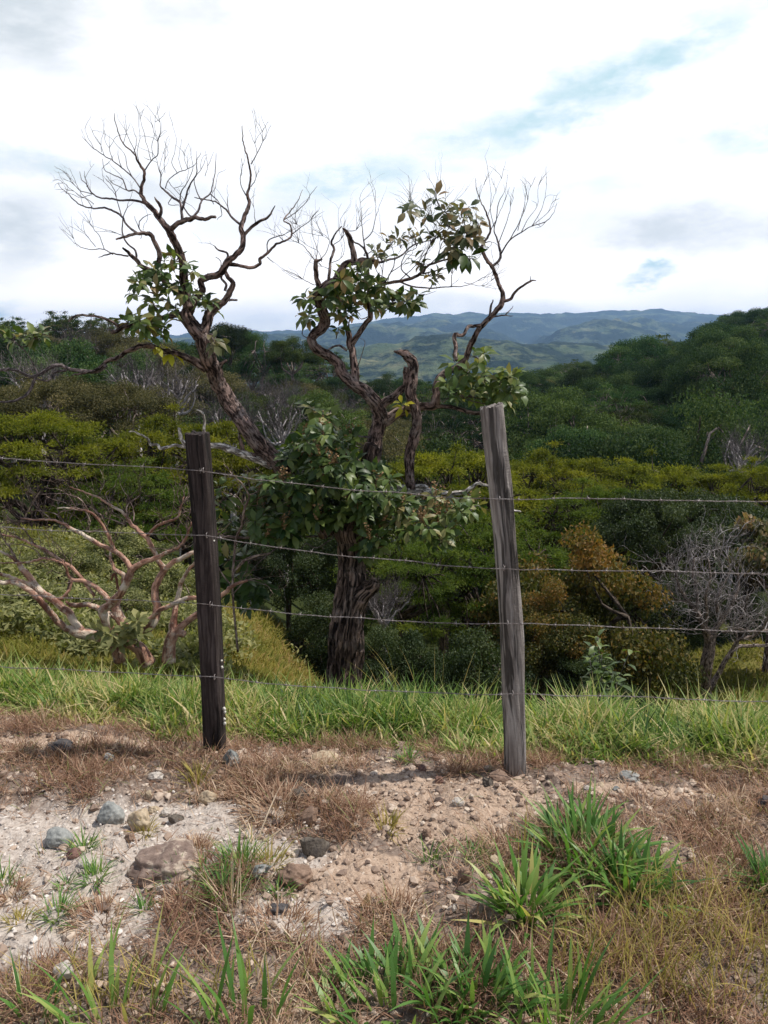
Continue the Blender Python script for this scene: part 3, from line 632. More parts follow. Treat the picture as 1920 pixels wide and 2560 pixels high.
fine_L = [
 [(1215, 370, 4), (1250, 310, 3), (1285, 240, 2), (1308, 175, 1)], [(1285, 240, 2), (1276, 180, 1)], [(1250, 310, 2), (1240, 250, 1.5), (1242, 190, 1)],
 [(1160, 720, 7), (1110, 680, 6), (1070, 630, 5), (1020, 590, 4), (960, 575, 3.5), (890, 560, 2.5)], [(1095, 665, 4), (1080, 620, 3.5), (1078, 570, 2.5)],
 [(1195, 560, 5), (1160, 500, 3), (1155, 440, 2.5), (1165, 380, 2), (1158, 335, 1.5)], [(1215, 500, 3), (1245, 450, 2.3), (1240, 400, 1.5)], [(1240, 710, 3), (1235, 660, 2), (1230, 620, 1)],
 [(1405, 690, 3.5), (1470, 650, 3), (1530, 590, 2.5), (1570, 530, 2), (1598, 497, 1)], [(1450, 775, 4), (1500, 735, 3), (1560, 690, 2.5), (1600, 635, 1)],
 [(1310, 880, 5), (1310, 820, 4), (1350, 790, 3.5), (1410, 775, 3)], [(1310, 905, 3.5), (1345, 940, 1.5)], [(1500, 735, 2), (1480, 715, 1)],
 [(1078, 920, 8), (1080, 885, 6), (1030, 865, 5), (1005, 840, 2)], [(1042, 980, 4), (1040, 930, 3), (1015, 905, 2)],
 [(1065, 1100, 9), (1075, 1060, 8), (1045, 1030, 7), (1052, 1000, 6)],
 [(600, 410, 5), (640, 350, 4), (680, 310, 3.5), (680, 240, 3), (695, 180, 2), (690, 130, 1)], [(640, 350, 3), (620, 280, 2), (600, 200, 2), (580, 110, 1.2), (595, 55, .8)], [(680, 240, 2), (650, 170, 1.5), (635, 90, 1)], [(650, 330, 2.5), (645, 270, 2), (660, 200, 1.5), (665, 130, 1)],
 [(585, 520, 5), (530, 440, 4.5), (470, 390, 4), (420, 350, 3.5), (370, 320, 3), (310, 280, 2.5), (265, 240, 2), (240, 205, 1)], [(310, 280, 2), (280, 220, 1.5), (258, 170, 1)], [(370, 320, 2), (350, 260, 1.5), (305, 185, 1)], [(355, 300, 2), (350, 240, 1.5), (362, 210, 1)],
 [(420, 350, 2.5), (400, 280, 2), (425, 225, 1)], [(470, 390, 3), (450, 330, 2), (445, 290, 1)], [(560, 350, 3.5), (540, 280, 2.5), (500, 200, 2), (480, 120, 1)], [(540, 310, 3), (555, 240, 2), (540, 180, 1.3), (530, 140, .8)], [(575, 380, 2.5), (560, 300, 2), (575, 220, 1.5), (570, 160, 1)],
 [(530, 440, 3), (500, 380, 2.5), (490, 320, 2), (470, 290, 1)], [(480, 250, 2), (500, 180, 1.5), (520, 130, 1)],
 [(580, 545, 6), (540, 520, 5), (500, 520, 5), (478, 460, 4), (420, 430, 3), (370, 400, 2.5), (358, 340, 1.5)], [(500, 520, 3), (420, 480, 2.5), (380, 440, 2)], [(440, 560, 3), (420, 500, 2.5), (375, 460, 1.5)],
 [(605, 595, 7), (540, 578, 6), (460, 578, 5), (400, 568, 5), (340, 562, 4), (300, 540, 4), (270, 490, 3), (240, 455, 2), (225, 410, 1)], [(300, 540, 3), (240, 525, 3), (200, 490, 2), (180, 455, 1)], [(270, 500, 2.5), (262, 450, 2), (255, 405, 1)], [(300, 545, 2), (240, 560, 2), (200, 530, 1.5)],
 [(820, 700, 10), (815, 640, 8), (805, 590, 7), (760, 560, 6), (720, 520, 5), (692, 490, 3.5), (697, 440, 3), (680, 380, 2), (672, 340, 1)], [(722, 510, 3.5), (740, 460, 3), (790, 420, 3), (850, 395, 2.5), (895, 370, 2), (900, 290, 1)], [(790, 420, 2.5), (760, 360, 2), (780, 290, 1.5), (785, 220, 1.2), (762, 150, .8)],
 [(815, 640, 7), (840, 560, 6), (860, 490, 4.5), (900, 430, 3.5), (905, 350, 2), (930, 300, 1)], [(805, 590, 5), (812, 530, 4), (845, 480, 3), (880, 400, 2), (870, 320, 1)], [(880, 680, 8), (915, 630, 6.5), (930, 580, 5), (980, 540, 4), (1000, 460, 3), (1010, 380, 2), (1015, 300, 1)],
 [(880, 680, 6), (840, 640, 5), (820, 590, 4)], [(930, 580, 4.5), (900, 520, 3.5), (890, 450, 2.5), (930, 400, 2), (955, 330, 1)], [(980, 540, 4), (1030, 590, 3), (1045, 660, 2.5), (1025, 690, 1.5)], [(720, 420, 2), (715, 360, 1.5), (740, 300, 1)], [(760, 560, 3), (740, 600, 2.5), (800, 605, 2)],
 [(740, 470, 2.5), (770, 510, 2), (820, 560, 2)], [(950, 440, 2), (965, 380, 1.5), (950, 290, 1)], [(700, 440, 2), (690, 380, 1.5), (710, 310, 1)], [(850, 395, 2), (830, 320, 1.5), (855, 250, 1)], [(820, 410, 2), (800, 340, 1.5), (815, 230, 1)],
 [(1000, 600, 3), (985, 560, 2), (1010, 500, 2), (1025, 430, 1)],
 [(560, 768, 7), (500, 720, 6), (470, 670, 6), (420, 640, 5.5), (370, 620, 5), (310, 625, 4), (250, 610, 3.5), (190, 575, 3), (150, 530, 2), (100, 480, 1)], [(300, 620, 3), (265, 570, 2), (220, 560, 1)], [(470, 670, 4), (450, 600, 3), (430, 540, 2), (370, 470, 1.5), (358, 400, 1)], [(310, 600, 2.5), (240, 540, 2), (205, 480, 1.5), (178, 450, 1)], [(150, 540, 2), (160, 500, 1.2), (135, 480, .8)],
 [(600, 770, 6), (570, 740, 4), (580, 690, 3), (640, 655, 1.5)], [(570, 740, 3), (545, 670, 1.5)], [(555, 925, 7), (550, 870, 6), (505, 830, 5), (480, 780, 4.5), (475, 700, 3), (500, 620, 2), (510, 590, 1)], [(480, 780, 3), (445, 770, 2)], [(510, 900, 6), (450, 890, 5), (400, 885, 5), (340, 907, 2.5)],
 [(420, 890, 4), (370, 860, 3.5), (320, 860, 3), (260, 855, 2.5), (210, 835, 2), (180, 810, 1)], [(370, 860, 3), (345, 790, 2.5), (310, 740, 2), (290, 705, 1)], [(320, 845, 2.5), (285, 800, 2), (258, 765, 1)], [(215, 845, 1.5), (195, 800, 1)], [(580, 800, 2), (600, 720, 1.5), (612, 700, 1)]]
for p in fine_L: S.br(fL, p, Z1, rs.uniform(-.45, .35), None, 6 if p[0][2] > 4 else 5, 0, 4)
for k in range(120):                                            # short end twigs between the traced ones
    A = fine_L[rs.randint(len(fine_L))]; a = A[rs.randint(max(1, len(A) // 2), len(A))]
    if a[1] > 900: continue
    q = np.array((Z1[0] + a[0] * Z1[2], Z1[1] + a[1] * Z1[2])); PX = np.array(S.px); i = int(np.argmin(((PX[:, :2] - q) ** 2).sum(1))); P, rr, T = S.nodes[i]
    twig_grow(fL, P, norm(T + rdir(1)[0] * .6 * np.array((1, .6, 1)) + np.array((0, 0, .2))), rs.uniform(.07, .16), .0016, 1, .2, .6, (0, 2))
EXTRA_L = [([(960, 1550, 26), (880, 1500, 20), (800, 1465, 16), (740, 1450, 16), (700, 1440, 14), (620, 1415, 13), (540, 1430, 12), (460, 1475, 11), (390, 1500, 10), (330, 1555, 9), (250, 1575, 6), (180, 1590, 3)], -.25),
 ([(860, 1225, 16), (720, 1250, 13), (600, 1280, 11), (500, 1300, 12), (410, 1340, 10)], -.3), ([(455, 1305, 9), (400, 1270, 7), (330, 1248, 6), (250, 1238, 6), (190, 1250, 5), (165, 1280, 3)], -.2)]
limbM, fM = make_limb(EXTRA_L, Z1)
for p in [[(460, 453, 8), (415, 482, 8), (320, 475, 8), (260, 455, 8), (215, 465, 8), (160, 500, 7), (125, 500, 6), (60, 475, 6), (0, 474, 6), (-90, 465, 4)], [(155, 505, 6), (120, 575, 6), (60, 610, 5), (0, 612, 4), (-50, 620, 3)], [(290, 475, 6), (240, 485, 5), (205, 520, 4), (150, 515, 3)],
          [(165, 495, 4), (135, 430, 3), (90, 375, 3), (60, 350, 2)], [(90, 375, 2.5), (130, 370, 2), (160, 345, 1)], [(160, 500, 2), (80, 520, 2), (30, 540, 1)]]:
    S.br(fM, p, ZL, -.2, None, 7, .1, 5)
for p in [[(830, 1280, 5), (740, 1260, 4), (700, 1330, 4), (720, 1400, 3)], [(620, 1415, 5), (660, 1390, 4), (690, 1400, 3)], [(930, 1370, 6), (990, 1350, 5), (1020, 1390, 3)], [(860, 1070, 8), (800, 1050, 6), (720, 1080, 5), (640, 1110, 4), (560, 1060, 3)], [(780, 1200, 6), (720, 1150, 4), (650, 1160, 3)]]:
    S.br(fM, p, Z1, -.3, None, 6, 0, 4)
fL.obj('twigs', M['twig'], limbL); fM.obj('twigs', M['twig'], limbM)
# dead pale branch reaching left behind the dark post
limbD, fD = make_limb([([(1340, 2105, 26), (1240, 2065, 21), (1160, 2035, 20), (1080, 2010, 18), (1000, 1990, 15), (900, 1995, 11), (830, 1997, 10), (780, 1990, 8), (700, 2006, 9), (680, 1985, 8), (640, 1985, 7), (620, 1950, 6), (580, 1930, 5), (540, 1910, 4.5), (510, 1915, 2)], -.15),
 ([(850, 2000, 13), (815, 1950, 11), (800, 1890, 8)], -.2), ([(945, 2000, 10), (945, 1900, 8), (945, 1830, 7), (930, 1795, 5), (900, 1785, 2)], -.2), ([(545, 1912, 4), (530, 1890, 2)], 0)], Z1, 'dead')
# middle limbs
limbC, fC = make_limb([
 ([(505, 1760, 45), (525, 1700, 44), (545, 1620, 41), (555, 1520, 39), (578, 1440, 41), (555, 1370, 36), (530, 1330, 33), (490, 1290, 32), (420, 1240, 31), (360, 1180, 29), (330, 1120, 27), (270, 1080, 27), (215, 1040, 27), (182, 990, 23), (205, 950, 24), (258, 890, 28), (255, 840, 27), (228, 780, 26), (215, 730, 25), (262, 680, 22), (320, 650, 22), (350, 590, 19), (390, 550, 18), (450, 535, 15), (500, 525, 11), (560, 540, 8)], -.08),
 ([(222, 720, 18), (220, 670, 15), (207, 620, 12), (205, 560, 12), (208, 535, 10), (240, 524, 4)], -.2), ([(275, 680, 9), (285, 600, 8), (290, 540, 7), (310, 470, 7), (295, 430, 6), (320, 380, 4), (355, 340, 3)], .3),
 ([(430, 540, 17), (420, 470, 14), (405, 420, 14), (385, 370, 10), (360, 345, 4)], -.3)], Z2)
limbB, fB = make_limb([
 ([(425, 1245, 26), (430, 1200, 25), (430, 1150, 21), (418, 1070, 19), (405, 1010, 18), (385, 930, 12), (365, 870, 9), (340, 820, 6), (310, 800, 3)], .5),
 ([(410, 1020, 16), (450, 960, 15), (490, 900, 14), (522, 860, 14), (515, 780, 14), (510, 700, 10), (505, 600, 8), (505, 520, 7), (490, 470, 6), (440, 430, 4), (385, 380, 3)], .1),
 ([(385, 1050, 7), (340, 1025, 6), (290, 1040, 5), (255, 1080, 4)], -.2), ([(395, 940, 6), (400, 880, 5), (430, 830, 4), (480, 810, 3)], .2),
 ([(508, 730, 10), (550, 690, 9), (590, 668, 9), (680, 655, 8), (760, 635, 8), (820, 600, 7), (860, 560, 6), (950, 530, 4.5), (1030, 520, 3)], -.5)], Z2)
limbR, fR = make_limb([
 ([(560, 1480, 32), (620, 1450, 30), (680, 1410, 27), (750, 1385, 25), (830, 1375, 23), (888, 1365, 23), (900, 1320, 22), (905, 1260, 22), (930, 1200, 20), (980, 1165, 18), (1040, 1130, 16), (1080, 1080, 15), (1100, 1020, 14), (1130, 950, 14), (1180, 890, 13), (1240, 830, 14), (1288, 750, 13), (1270, 690, 10), (1245, 620, 10), (1220, 570, 9), (1180, 510, 9), (1163, 460, 8), (1190, 410, 6), (1213, 360, 5), (1195, 280, 4), (1170, 220, 3), (1140, 150, 2), (1125, 60, 1)], -.05),
 ([(1220, 570, 7), (1270, 520, 7), (1262, 450, 6), (1248, 400, 4), (1235, 350, 3), (1250, 280, 2.5), (1260, 200, 2), (1300, 120, 1), (1310, 35, .8)], .2), ([(1270, 500, 6), (1320, 420, 5), (1390, 370, 4), (1450, 335, 3), (1530, 310, 3), (1570, 270, 2), (1595, 200, 1)], -.2),
 ([(1290, 767, 9), (1330, 755, 8), (1350, 720, 7), (1400, 680, 6), (1440, 650, 5), (1475, 648, 2)], -.2), ([(1210, 850, 7), (1215, 800, 6), (1226, 762, 3)], .2), ([(1235, 857, 6), (1290, 848, 5), (1340, 852, 2)], -.4),
 ([(1165, 905, 9), (1120, 910, 9), (1085, 915, 9), (1050, 965, 9), (1005, 960, 11), (1010, 1020, 11), (1010, 1105, 11)], -.5),
 ([(895, 1372, 15), (960, 1375, 12), (1020, 1385, 11), (1080, 1400, 11), (1130, 1415, 11), (1170, 1405, 10), (1230, 1385, 12)], -.15)], Z2)
limbO, fO = make_limb([
 ([(430, 1935, 34), (500, 1905, 30), (560, 1885, 26), (650, 1860, 24), (745, 1850, 24), (830, 1858, 19), (900, 1866, 15), (980, 1875, 14), (1060, 1865, 12), (1110, 1835, 11), (1140, 1815, 9), (1180, 1830, 8), (1240, 1850, 7), (1310, 1920, 6), (1340, 1970, 6), (1385, 1980, 3)], -.2),
 ([(1140, 1815, 7), (1143, 1795, 2)], 0), ([(1315, 1925, 5), (1340, 1905, 3)], 0), ([(780, 1835, 14), (830, 1833, 11), (852, 1838, 5)], -.6), ([(600, 1830, 8), (640, 1815, 8), (700, 1845, 6)], -.4)], Z2, 'dead')
limbS, fS = make_limb([
 ([(752, 1850, 28), (745, 1750, 26), (750, 1650, 28), (770, 1560, 28), (787, 1450, 27), (770, 1360, 26), (752, 1290, 29), (762, 1200, 29), (757, 1120, 28), (728, 1080, 23), (692, 1060, 14), (655, 1058, 4)], 0),
 ([(565, 1400, 26), (600, 1350, 23), (660, 1320, 21), (700, 1280, 21), (722, 1240, 17), (727, 1170, 13), (720, 1148, 8)], -.2)], Z2)
fine_C = [[(380, 365, 3), (440, 355, 2), (460, 310, 1)], [(182, 990, 4), (140, 970, 3), (128, 955, 1)], [(215, 670, 3), (190, 670, 2.5), (130, 640, 2), (60, 612, 1)], [(500, 540, 9), (560, 545, 8), (620, 530, 6), (690, 510, 5), (760, 450, 4), (830, 425, 3), (900, 410, 2)], [(490, 470, 6), (480, 400, 4), (470, 300, 2.5), (465, 200, 1)], [(480, 420, 4), (530, 370, 3), (550, 280, 2), (548, 200, 1)],
 [(205, 540, 4), (170, 490, 3), (110, 430, 2), (20, 420, 1)], [(205, 535, 3), (215, 470, 2.5), (190, 400, 1.5)], [(230, 530, 3), (270, 480, 2.5), (285, 420, 2), (250, 390, 1)], [(240, 540, 2.5), (220, 480, 2), (150, 440, 1.5), (95, 330, 1)], [(310, 440, 3), (350, 410, 2), (345, 370, 1)], [(285, 580, 2), (240, 570, 1.5)], [(290, 550, 2.5), (350, 520, 2), (375, 470, 1)]]
fine_B = [[(820, 600, 6), (840, 500, 4.5), (870, 430, 3), (900, 380, 2)], [(690, 655, 6), (760, 682, 5.5), (870, 692, 4.5), (980, 682, 3.5), (1060, 680, 2.5), (1140, 650, 2), (1220, 600, 1)], [(900, 550, 4), (920, 470, 3), (940, 420, 2)], [(988, 682, 3), (990, 610, 2.5), (1003, 555, 1.5)], [(760, 640, 5), (700, 580, 4), (720, 500, 3), (790, 460, 2)], [(820, 610, 5), (900, 590, 4), (980, 570, 3), (1050, 530, 2), (1120, 520, 1)],
 [(600, 668, 5), (640, 600, 4), (660, 540, 3), (650, 470, 2), (600, 420, 1)], [(680, 655, 4), (740, 600, 3), (800, 540, 2.5), (850, 470, 2), (890, 400, 1)], [(560, 690, 4), (590, 620, 3), (580, 560, 2)], [(860, 560, 4), (940, 480, 3), (1000, 440, 2.5), (1060, 440, 2)], [(950, 530, 3), (1040, 470, 2.5), (1090, 400, 2), (1060, 320, 1.5), (1050, 250, 1)], [(900, 400, 2.5), (960, 330, 2), (970, 250, 1.5)], [(870, 430, 3), (850, 350, 2), (780, 290, 1.5), (755, 240, 1)], [(900, 380, 2), (880, 300, 1.5), (860, 270, 1)], [(960, 330, 1.8), (930, 240, 1.5), (900, 180, 1)], [(1060, 440, 2), (1130, 410, 1.6), (1140, 330, 1.2)], [(1060, 660, 2), (1160, 680, 1.5), (1215, 650, 1)],
 [(640, 600, 3), (700, 560, 2.5), (740, 520, 2), (770, 540, 1)], [(620, 640, 3), (560, 600, 2.5), (560, 520, 2), (620, 470, 1.4), (700, 440, 1)], [(720, 700, 3), (820, 730, 2), (900, 710, 1)], [(520, 850, 4), (470, 870, 3), (440, 840, 2)], [(430, 1200, 4), (470, 1080, 3), (490, 1000, 2), (460, 980, 1)], [(365, 880, 4), (300, 870, 3), (270, 920, 2), (330, 950, 1.5)], [(365, 870, 4), (380, 800, 3), (350, 760, 2)], [(520, 820, 5), (580, 830, 3), (650, 800, 2)], [(510, 750, 5), (450, 720, 4), (400, 680, 3), (440, 620, 2)], [(520, 780, 5), (620, 760, 3.5), (740, 760, 2.5)]]
fine_R = [[(1320, 420, 3.5), (1370, 330, 3), (1400, 260, 2.5), (1425, 190, 1.8), (1440, 110, 1)], [(1450, 335, 2.5), (1490, 270, 2), (1520, 200, 1.5), (1535, 100, 1)], [(1390, 370, 3), (1430, 290, 2), (1480, 220, 1.5), (1490, 100, 1)], [(1235, 350, 2.5), (1212, 250, 2), (1215, 150, 1.4), (1205, 60, 1)], [(1213, 360, 3), (1250, 290, 2), (1290, 200, 1.5), (1322, 110, 1)], [(1260, 430, 3), (1300, 330, 2.4), (1330, 220, 1.6), (1345, 160, 1)], [(1530, 310, 2), (1500, 340, 1.5), (1470, 345, 1)], [(1450, 335, 2), (1540, 260, 1.6), (1560, 210, 1)],
 [(1163, 460, 4), (1130, 440, 3), (1110, 470, 2)], [(1195, 280, 2.4), (1215, 220, 1.8), (1240, 140, 1.2), (1275, 60, .8)], [(1170, 220, 2), (1150, 170, 1.5), (1170, 100, 1)], [(1440, 652, 4), (1442, 622, 1.5)], [(1300, 845, 4.5), (1330, 815, 3), (1340, 793, 1.5)], [(1180, 430, 4), (1215, 425, 2), (1205, 460, 1)], [(1250, 540, 3), (1262, 570, 2), (1240, 600, 1)], [(1370, 360, 2.6), (1390, 280, 2), (1410, 210, 1.5), (1418, 130, 1)],
 [(1080, 1080, 6), (1130, 1090, 5), (1160, 1110, 4), (1155, 1060, 3)], [(1040, 1130, 6), (1080, 1180, 5), (1160, 1200, 4), (1260, 1200, 3), (1340, 1220, 2)], [(1050, 1310, 5), (1100, 1340, 4), (1200, 1360, 4), (1290, 1340, 3)], [(940, 1350, 5), (980, 1320, 4), (1060, 1315, 4), (1160, 1330, 3)], [(1150, 1200, 4), (1230, 1250, 3), (1300, 1290, 2)]]
for p in fine_C: S.br(fC, p, Z2, rs.uniform(-.3, .4), None, 6, 0, 4)
for p in fine_B: S.br(fB, p, Z2, rs.uniform(-.5, .3), None, 6, 0, 4)
for p in fine_R: S.br(fR, p, Z2, rs.uniform(-.4, .4), None, 6, 0, 4)
def sprinkle(mf, paths, fr, n, L, depth=1, up=.45, ymax=700):
    PX = np.array(S.px)
    for k in range(n):
        A = paths[rs.randint(len(paths))]; a = A[rs.randint(max(1, len(A) // 2), len(A))]
        if a[1] > ymax: continue
        q = np.array((fr[0] + a[0] * fr[2], fr[1] + a[1] * fr[2])); i = int(np.argmin(((PX[:, :2] - q) ** 2).sum(1))); P, rr, T = S.nodes[i]
        twig_grow(mf, P, norm(T + rdir(1)[0] * .7 * np.array((1, .6, 1)) + np.array((0, 0, up))), rs.uniform(.5, 1.1) * L, .0016, depth, up * .5, .6, (1, 2))
sprinkle(fC, fine_C, Z2, 60, .20, 1); sprinkle(fB, fine_B, Z2, 130, .20, 1, .3); sprinkle(fR, fine_R, Z2, 50, .13, 1, .5, 500)
# twigs inside the low leafy part
for p in [[(560, 720, 14), (430, 640, 9), (300, 560, 6), (200, 520, 4), (110, 560, 3)], [(640, 680, 14), (760, 640, 10), (880, 640, 7), (1000, 620, 5), (1150, 600, 4), (1300, 620, 3)], [(650, 700, 10), (620, 560, 8), (520, 420, 6), (420, 320, 5), (440, 230, 3)], [(420, 560, 8), (340, 430, 6), (280, 330, 4), (290, 280, 3)], [(640, 790, 8), (560, 775, 7), (450, 785, 6), (300, 790, 6), (120, 795, 6), (0, 790, 5)], [(640, 800, 8), (680, 830, 6), (650, 880, 5), (600, 960, 4), (560, 1000, 2)],
          [(700, 700, 8), (780, 760, 6), (800, 860, 4)], [(760, 650, 7), (900, 720, 5), (1050, 780, 4), (1170, 850, 2)], [(430, 230, 5), (400, 180, 4), (410, 130, 3.5), (450, 70, 3)], [(550, 780, 6), (450, 850, 5), (380, 830, 4), (340, 870, 3)], [(1150, 600, 4), (1250, 700, 3), (1330, 800, 2)], [(300, 790, 6), (150, 900, 5), (60, 1000, 5), (90, 1080, 4), (60, 1160, 3)], [(150, 900, 5), (40, 930, 5), (-30, 990, 4), (-60, 1060, 3)], [(60, 1000, 4), (140, 1040, 3), (180, 1060, 2)], [(-60, 870, 4), (-140, 800, 3.5), (-100, 700, 3)]]:
    S.br(fS, p, Z4, rs.uniform(-.5, .1), None, 7, .1, 5)
for mbx, lo in ((fD, limbD), (fC, limbC), (fB, limbB), (fR, limbR), (fO, limbO), (fS, limbS)):
    if mbx.n: mbx.obj('twigs', M['twig'], lo)

NP = np.array([n[0] for n in S.nodes]); NPX = np.array(S.px)
def cluster(mleaf, mtw, x, y, fr, k=8, L=.115, axis=None, tlo=.1, thi=.8, droop=.6, dY=None):
    q = np.array((fr[0] + x * fr[2], fr[1] + y * fr[2])); d2 = ((NPX[:, :2] - q) ** 2).sum(1); i = int(np.argmin(d2)); Yn = NPX[i, 2]
    Yt = Yn + (rs.uniform(-.22, .1) if dY is None else dY); P = W(q[0], q[1], Yt); A = NP[i]
    mid = (A + P) / 2 + rs.normal(size=3) * .02 + np.array((0, 0, -.02))
    if np.linalg.norm(P - A) > .02: tube(mtw, catmull([A, mid, P], 4), np.linspace(.004, .0028, 9), 5, cap=False)
    out = norm(P - A + 1e-5); ax = norm(out * .6 + np.array((0, -.15, .7)) + rs.normal(size=3) * .35) if axis is None else axis
    rosette(mleaf, P, ax, k, L, droop, tlo, thi)
    return P
def leafset(limb_o, lst, fr, mat='leaf', **kw):
    a, b = MB(), MB()
    for c in lst: cluster(a, b, c[0], c[1], fr, **kw)
    a.obj('foliage', M[mat], limb_o); b.obj('leaf_stalks', M['twig'], limb_o)
leafset(limbL, [(750, 900), (715, 930), (700, 990), (620, 965), (650, 990), (670, 985), (840, 975), (880, 985), (830, 930), (780, 930), (590, 1020), (560, 1060), (630, 1040), (680, 1045), (750, 1070), (800, 1080), (820, 1060), (540, 1105), (575, 1045), (640, 1160), (665, 1165), (770, 1200), (740, 1215), (810, 1190), (880, 1130), (930, 1150), (975, 1160), (960, 1190), (1000, 1200), (850, 1120), (650, 1130)], Z1, k=7, L=.085, thi=.92)
leafset(limbM, [(500, 1260), (530, 1290), (570, 1260), (610, 1290), (640, 1280), (670, 1300), (700, 1300), (630, 1330), (475, 1260), (655, 1260), (590, 1300), (720, 1330)], Z1, 'leaf', k=7, L=.09, tlo=.3, thi=.95)
leafset(limbM, [(660, 1410), (700, 1410), (752, 1440)], Z1, 'yellowleaf', k=4, L=.10, droop=1.2)
leafset(limbM, [(40, 318), (75, 330), (110, 325), (145, 320), (165, 330), (185, 320), (50, 345), (130, 335)], ZL, 'leaf', k=7, L=.085, tlo=.3, thi=.9)
leafset(limbL, [(1000, 1380), (1030, 1395), (985, 1355), (1010, 1410)], Z1, 'leaftop', k=7, L=.085, droop=1.2)
leafset(limbB, [(900, 170), (755, 230), (735, 240), (840, 270), (870, 280), (975, 220), (1000, 240), (1050, 230), (1090, 220), (1130, 290), (1140, 315), (950, 250), (985, 270), (1030, 270), (980, 350), (1020, 380), (895, 400), (935, 400), (1000, 430), (1070, 375), (1110, 400), (1130, 420), (975, 470), (1010, 455), (1060, 400), (960, 330), (1040, 330)], Z2, 'leaftop', k=7, L=.084, tlo=0.05, thi=.95)
leafset(limbB, [(1060, 500), (1090, 505), (1000, 480)], Z2, 'leaf', k=5, L=.12, droop=1.6, tlo=0, thi=.3)
leafset(limbB, [(740, 370), (780, 400), (640, 390), (540, 470), (560, 500), (620, 500), (770, 530), (820, 540), (860, 620), (900, 640), (880, 650), (910, 610), (520, 520), (600, 480), (690, 400), (800, 380)], Z2, 'leaftop', k=6, L=.075, tlo=.1, thi=1)
leafset(limbC, [(150, 745), (140, 850), (170, 860), (190, 790), (320, 690), (350, 640), (400, 620), (440, 600), (480, 620), (520, 650), (380, 700), (420, 720), (260, 740), (300, 740), (185, 850), (130, 740), (280, 700), (200, 750), (370, 660), (310, 780), (230, 830), (460, 650), (330, 730), (360, 600), (410, 580)], Z2, 'leaf', k=7, L=.092, tlo=.1, thi=.95)
leafset(limbB, [(460, 690), (500, 700), (550, 700), (600, 730), (580, 760), (650, 730), (680, 760), (720, 770), (760, 750), (790, 740), (620, 790), (550, 800), (400, 790), (370, 820), (350, 780), (420, 780), (340, 920), (360, 840), (400, 830), (480, 740), (440, 740), (520, 750), (700, 730), (640, 760), (770, 770), (310, 830), (560, 660), (600, 690), (390, 740), (540, 770), (735, 790)], Z2, 'leaf', k=7, L=.092, tlo=.05, thi=.95)
leafset(limbR, [(1010, 1150), (1050, 1130), (1080, 1180), (960, 1230), (1000, 1250), (1000, 1290), (1060, 1230), (1120, 1200), (1180, 1180), (1230, 1180), (1280, 1210), (1330, 1200), (1370, 1250), (1380, 1290), (1330, 1290), (1260, 1290), (1210, 1290), (1220, 1330), (1160, 1290), (1110, 1270), (1150, 1240), (1300, 1330), (1180, 1060), (1150, 1090), (1120, 1320), (1340, 1330), (1200, 1240), (1250, 1230), (1300, 1260), (1090, 1220), (1030, 1190), (1010, 1120), (1350, 1180), (1290, 1180), (1030, 1280)], Z2, 'leaf', k=8, L=.098, tlo=.25, thi=.84)
leafset(limbS, [(700, 1355), (720, 1370)], Z2, 'yellowleaf', k=5, L=.08)
leafset(limbS, [(430, 60), (480, 90), (510, 110), (400, 30), (520, 80)], Z4, 'leaf', k=6, L=.11, tlo=.4, thi=.9)
# the dense leafy mass round the fork of the trunk
POLY = np.array([(280, 260), (430, 190), (560, 180), (650, 200), (650, 300), (720, 400), (830, 380), (870, 450), (800, 540), (950, 570), (1100, 545), (1250, 560), (1380, 540), (1400, 600), (1280, 660), (1230, 700), (1240, 780), (1170, 800), (1170, 870), (1110, 800), (960, 780), (850, 830), (860, 870), (790, 890), (720, 910), (690, 860), (700, 780), (640, 700), (560, 700), (470, 690), (430, 700), (330, 780), (270, 790), (200, 760), (130, 790), (60, 700), (80, 580), (100, 480), (150, 430), (270, 380), (250, 290)], float)
def inpoly(x, y, P):
    c = False; j = len(P) - 1
    for i in range(len(P)):
        if (P[i, 1] > y) != (P[j, 1] > y) and x < (P[j, 0] - P[i, 0]) * (y - P[i, 1]) / (P[j, 1] - P[i, 1]) + P[i, 0]: c = not c
        j = i
    return c
mass = []
while len(mass) < 380:
    x, y = rs.uniform(50, 1400), rs.uniform(170, 910)
    if not inpoly(x, y, POLY) or (590 < x < 700 and y > 640): continue
    if all((x - a) ** 2 + (y - b) ** 2 > 26 ** 2 for a, b in mass[-60:]): mass.append((x, y))
a, b, fl = MB(), MB(), MB()
for x, y in mass:
    right = x > 800
    P = cluster(a, b, x, y, Z4, 9, .094 if not right else .082, None, .0 if not right else .2, .74 if not right else .88, .7, rs.uniform(-.55, .25))
    if rs.rand() < .24:           # upright seed spikes
        for s_ in range(3):
            n = 16; tt = np.linspace(0, 1, n); d = norm(np.array((rs.normal() * .35, rs.normal() * .35, 1)))
            pp = P + d * (tt[:, None] * .10) + rs.normal(size=(n, 3)) * .007; scatter(fl, DIA_V, DIA_F, pp, basis(rdir(n), rdir(n)), .018, rs.rand(n))
for x, y in [(20, 900), (10, 940), (60, 1050), (30, 1120), (100, 1080), (60, 1180), (140, 1060), (-50, 1100), (-70, 1050), (90, 1130)]: cluster(a, b, x, y, Z4, 7, .12, None, 0, .35, 1.2, -.1)
for x, y in [(545, 1215), (565, 1240), (550, 1380), (570, 1400), (590, 1440), (620, 1200), (600, 1330), (575, 1300), (555, 1270), (640, 1230)]: cluster(a, b, x, y, NAT, 7, .11, None, .1, .9, .8, -.1)
a.obj('foliage', M['leaf'], limbS); b.obj('leaf_stalks', M['twig'], limbS); fl.obj('seed_spikes', M['flower'], limbS)
a, b = MB(), MB()
for x, y in [(455, 75), (825, 530), (600, 850 - 800)]: pass
